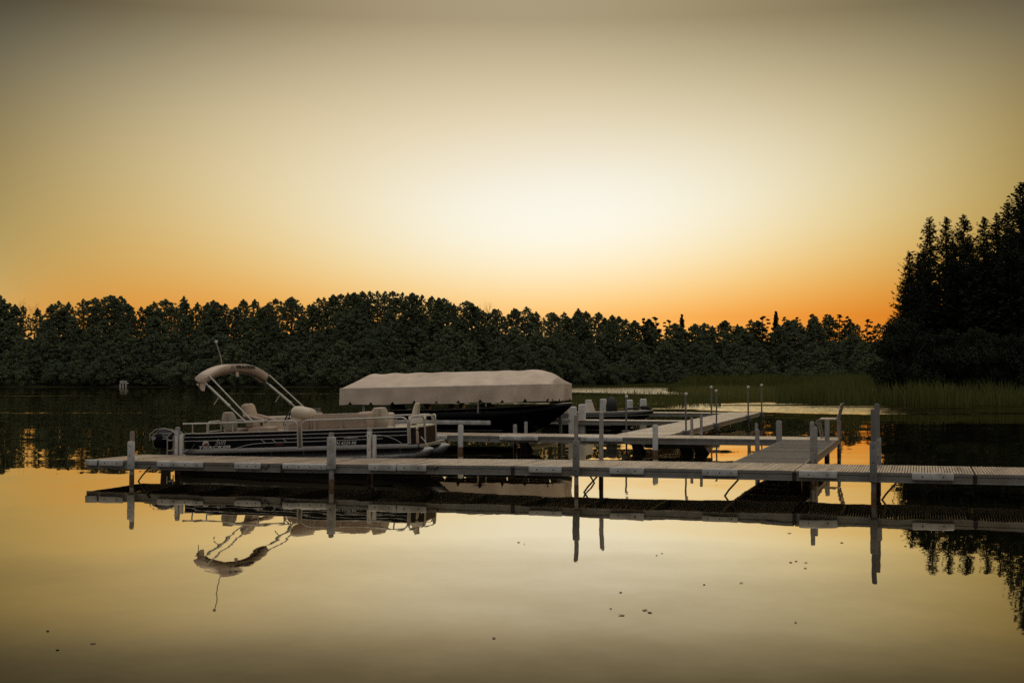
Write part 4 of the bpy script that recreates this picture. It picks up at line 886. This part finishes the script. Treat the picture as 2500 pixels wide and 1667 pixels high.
# hull builder shared by the two fishing boats
def hull_sections(L, B, zs_stern, zs_bow, keel, n=22):
    secs = []
    for i in range(n):
        f = i/(n-1); x = -L/2+L*f
        bw = B/2*(1-max(0, (f-.45)/.55)**2.4*.97); zs = zs_stern+(zs_bow-zs_stern)*f**1.8
        kz = keel + (zs-.06-keel)*max(0, (f-.62)/.38)**1.9
        chz = kz+(zs-kz)*(.34+.1*f); cb = bw*(.9-.12*f)
        half = [(0, kz), (cb*.5, kz+(chz-kz)*.45), (cb, chz), (bw*.97, chz+(zs-chz)*.5), (bw, zs)]
        ring = [(x, -y, z) for y, z in reversed(half)] + [(x, y, z) for y, z in half[1:]]
        secs.append(ring)
    return secs
def gunwale_line(secs, side): return [s[0 if side < 0 else -1] for s in secs]
def fishing_boat(name, label, loc, L, B, zs, zb, keel, hullmat):
    b = thing(name, label, 'boat', loc, ROT); secs = hull_sections(L, B, zs, zb, keel)
    m = MB(); m.loft(secs, caps=False, closed=False); n = len(secs[0]); m.add([p for p in secs[0]], [tuple(range(n))]); o = m.build('hull', hullmat, b); md = o.modifiers.new('thickness', 'SOLIDIFY'); md.thickness = .03; md.offset = 1
    g = MB(); g.tube(gunwale_line(secs, -1) + list(reversed(gunwale_line(secs, 1))), .024, 6); g.build('gunwale', 'gunwale', b)
    d = MB(); k = int(len(secs)*.62); pts = [(s[0][0], s[0][1]*.98, s[0][2]-.03) for s in secs[k:]] + [(s[-1][0], s[-1][1]*.98, s[-1][2]-.03) for s in reversed(secs[k:])]
    d.add(pts, [tuple(range(len(pts)))]); d.build('bow_deck', hullmat, b, smooth=False)
    fl = MB(); fl.box(-L/2+.1, L*.14, -B*.4, B*.4, keel+.2, keel+.24); fl.build('floor', 'carpet', b)
    return b, secs
def outboard(parent, x, z, s=1.0, tilt=0):
    o = sub_empty('outboard_motor', parent, (x, 0, z), (0, tilt, 0)); m = MB(); secs = []
    for f, x0, x1, wv in ((0, -.2, .2, .15), (.15, -.26, .24, .19), (.5, -.28, .25, .2), (.8, -.24, .2, .17), (1, -.1, .08, .06)):
        secs.append([((x0+x1)/2*s+(x1-x0)/2*s*math.cos(a), wv*s*math.sin(a), (.05+f*.5)*s) for a in [2*math.pi*k/14 for k in range(14)]])
    m.loft(secs); m.build('cowling', 'black', o); m = MB(); m.rbox(-.1*s, .1*s, -.06*s, .06*s, -.8*s, .08*s, .02); m.build('midsection', 'darksteel', o); return o
def boat_seat(parent, x, y, z, material='hullgrey', h=.5):
    s = sub_empty('pedestal_seat', parent, (x, y, z)); m = MB(); m.cyl((0, 0, -.4), (0, 0, 0), .035, n=8); m.build('pedestal', 'darksteel', s)
    m = MB(); m.rbox(-.2, .22, -.21, .21, 0, .1, .04, 3); m.build('seat_cushion', material, s); m = MB(); m.rbox(-.25, -.14, -.2, .2, .08, h, .05, 3, Matrix.Rotation(R(-8), 4, 'Y')); m.build('backrest', material, s); return s
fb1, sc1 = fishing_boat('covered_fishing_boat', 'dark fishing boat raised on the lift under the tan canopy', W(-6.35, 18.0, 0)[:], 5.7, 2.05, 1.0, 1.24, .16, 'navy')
outboard(fb1, -3.0, .62, 1.15)
for x, y in ((-1.6, -.35), (-.75, -.4), (-.7, .45)): boat_seat(fb1, x, y, .72, 'hullgrey', .52)
m = MB(); m.loft([[(-.2, -.75, .95), (.3, -.75, .95), (.3, .75, .95), (-.2, .75, .95)], [(-.05, -.6, 1.22), (.0, -.6, 1.22), (.0, .6, 1.22), (-.05, .6, 1.22)]]); m.build('windshield', 'windshield', fb1)
m = MB(); m.rbox(-.3, .3, -.85, -.3, .6, .96, .04); m.rbox(-.3, .3, .3, .85, .6, .96, .04); m.build('console', 'hullgrey', fb1)
m = MB(); m.tube([(1.3, -.1, 1.08), (2.2, -.15, 1.2), (2.5, -.1, 1.3), (2.62, 0, 1.16)], .035, 8); m.rbox(1.2, 1.5, -.2, .0, 1.05, 1.2, .03); m.rbox(2.35, 2.6, -.12, .08, 1.2, 1.33, .03); m.build('trolling_motor', 'black', fb1)
m = MB(); m.box(-.9, .35, -1.018, -1.012, .66, .68); m.build('hull_stripe', 'windshield', fb1)
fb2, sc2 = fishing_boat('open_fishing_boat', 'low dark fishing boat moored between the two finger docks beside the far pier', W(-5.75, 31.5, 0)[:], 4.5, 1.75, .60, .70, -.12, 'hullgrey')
m = MB(); m.loft([[(-.75, -.6, .56), (-.3, -.6, .6), (-.3, .6, .6), (-.75, .6, .56)], [(-.5, -.5, .98), (-.42, -.5, 1.04), (-.42, .5, 1.04), (-.5, .5, .98)]]); m.build('windshield', 'white', fb2)
m = MB(); secs = []
for f, r in ((0, .2), (.15, .24), (.5, .25), (.8, .2), (.95, .1), (1, .03)): secs.append([(.52+r*math.cos(a), r*.9*math.sin(a), .55+.72*f) for a in [2*math.pi*k/14 for k in range(14)]])
m.loft(secs); m.build('covered_seat', 'black', fb2)
boat_seat(fb2, -1.2, .2, .5, 'vinyl', .4)
m = MB(); m.tube([(1.0, 0, .74), (1.9, -.05, .84), (2.2, 0, .78)], .04, 8); m.rbox(1.75, 2.1, -.12, .1, .74, .9, .04); m.build('trolling_motor', 'black', fb2)
m = MB(); m.tube([(p[0], p[1]*1.01-.004, p[2]-.16) for p in gunwale_line(sc2, -1)], .012, 6); m.build('hull_stripe', 'gunwale', fb2)
outboard(fb2, -2.45, .3, .95)

# ------------------------------------------------------------------ small things
sx_ = (301-1250)/3300*329; sy_ = 329.5
st_ = thing('shore_stand', 'small pale wooden stand at the water edge of the far left shore', 'stand', (sx_, sy_, float(far_h(sx_, sy_))), (0, 0, .1))
for x, z0, z1 in ((-.85, .2, 1.2), (-.2, .2, 1.9), (.5, .3, 1.9)):
    m = MB(); m.rbox(x-.17, x+.17, -.1, .1, z0-.6, z1, .03); m.build('post', 'paleplank', st_)
for z, a, b in ((1.75, -1.0, .75), (1.25, -.8, .0), (1.35, .2, 1.1)):
    m = MB(); m.rbox(a, b, -.16, -.1, z-.17, z+.17, .02); m.build('board', 'paleplank', st_)
m = MB(); m.tube([(-.9, -.14, 1.9), (-.1, -.14, 1.2)], .12, 6); m.tube([(-.1, -.14, 1.95), (-.9, -.14, 1.2)], .12, 6); m.build('cross_brace', 'paleplank', st_)
LEAVES = [(0.15,16.45,.5),(1.64,15.38,.7),(1.72,15.56,.6),(3.04,14.8,1.2),(3.12,14.9,1),(3.2,14.77,.8),(3.1,14.35,.8),(1.02,12.73,.8),(1.87,13.21,.8),(2.25,13.32,.8),(.86,11.83,.6),(.93,11.5,1.1),(1.15,11.75,1.1),(1.18,11.64,1.1),(4.03,16.57,1.2),(-.14,10.49,.8),(4.71,16.24,1),(4.56,14.8,1.2),(-3.69,10.8,.9),(-3.17,10.28,.9),(-3.36,10.05,.9),(2.33,11.16,.6),(.08,16.6,1.1),(5.1,15.6,1.0),(3.6,17.6,1.1),(3.9,17.4,.9)]
for x, y, s in LEAVES:
    m = MB(); n = 10; a0 = random.random()*6; rr = [(.018*s)*(1+.35*math.cos(2*(2*math.pi*k/n)))*random.uniform(.8, 1.15) for k in range(n)]
    m.add([(0, 0, .008)] + [(rr[k]*math.cos(2*math.pi*k/n+a0), rr[k]*math.sin(2*math.pi*k/n+a0), .004+.004*random.random()) for k in range(n)], [(0, k+1, (k+1) % n+1) for k in range(n)])
    o = m.build('floating_leaf', 'leafbit'); o.location = (x, y, 0); md = o.modifiers.new('thickness', 'SOLIDIFY'); md.thickness = .003
    tag(o, 'tiny brown leaf floating on the still water in front of the dock', 'leaf', 'leaves floating in front of the dock')
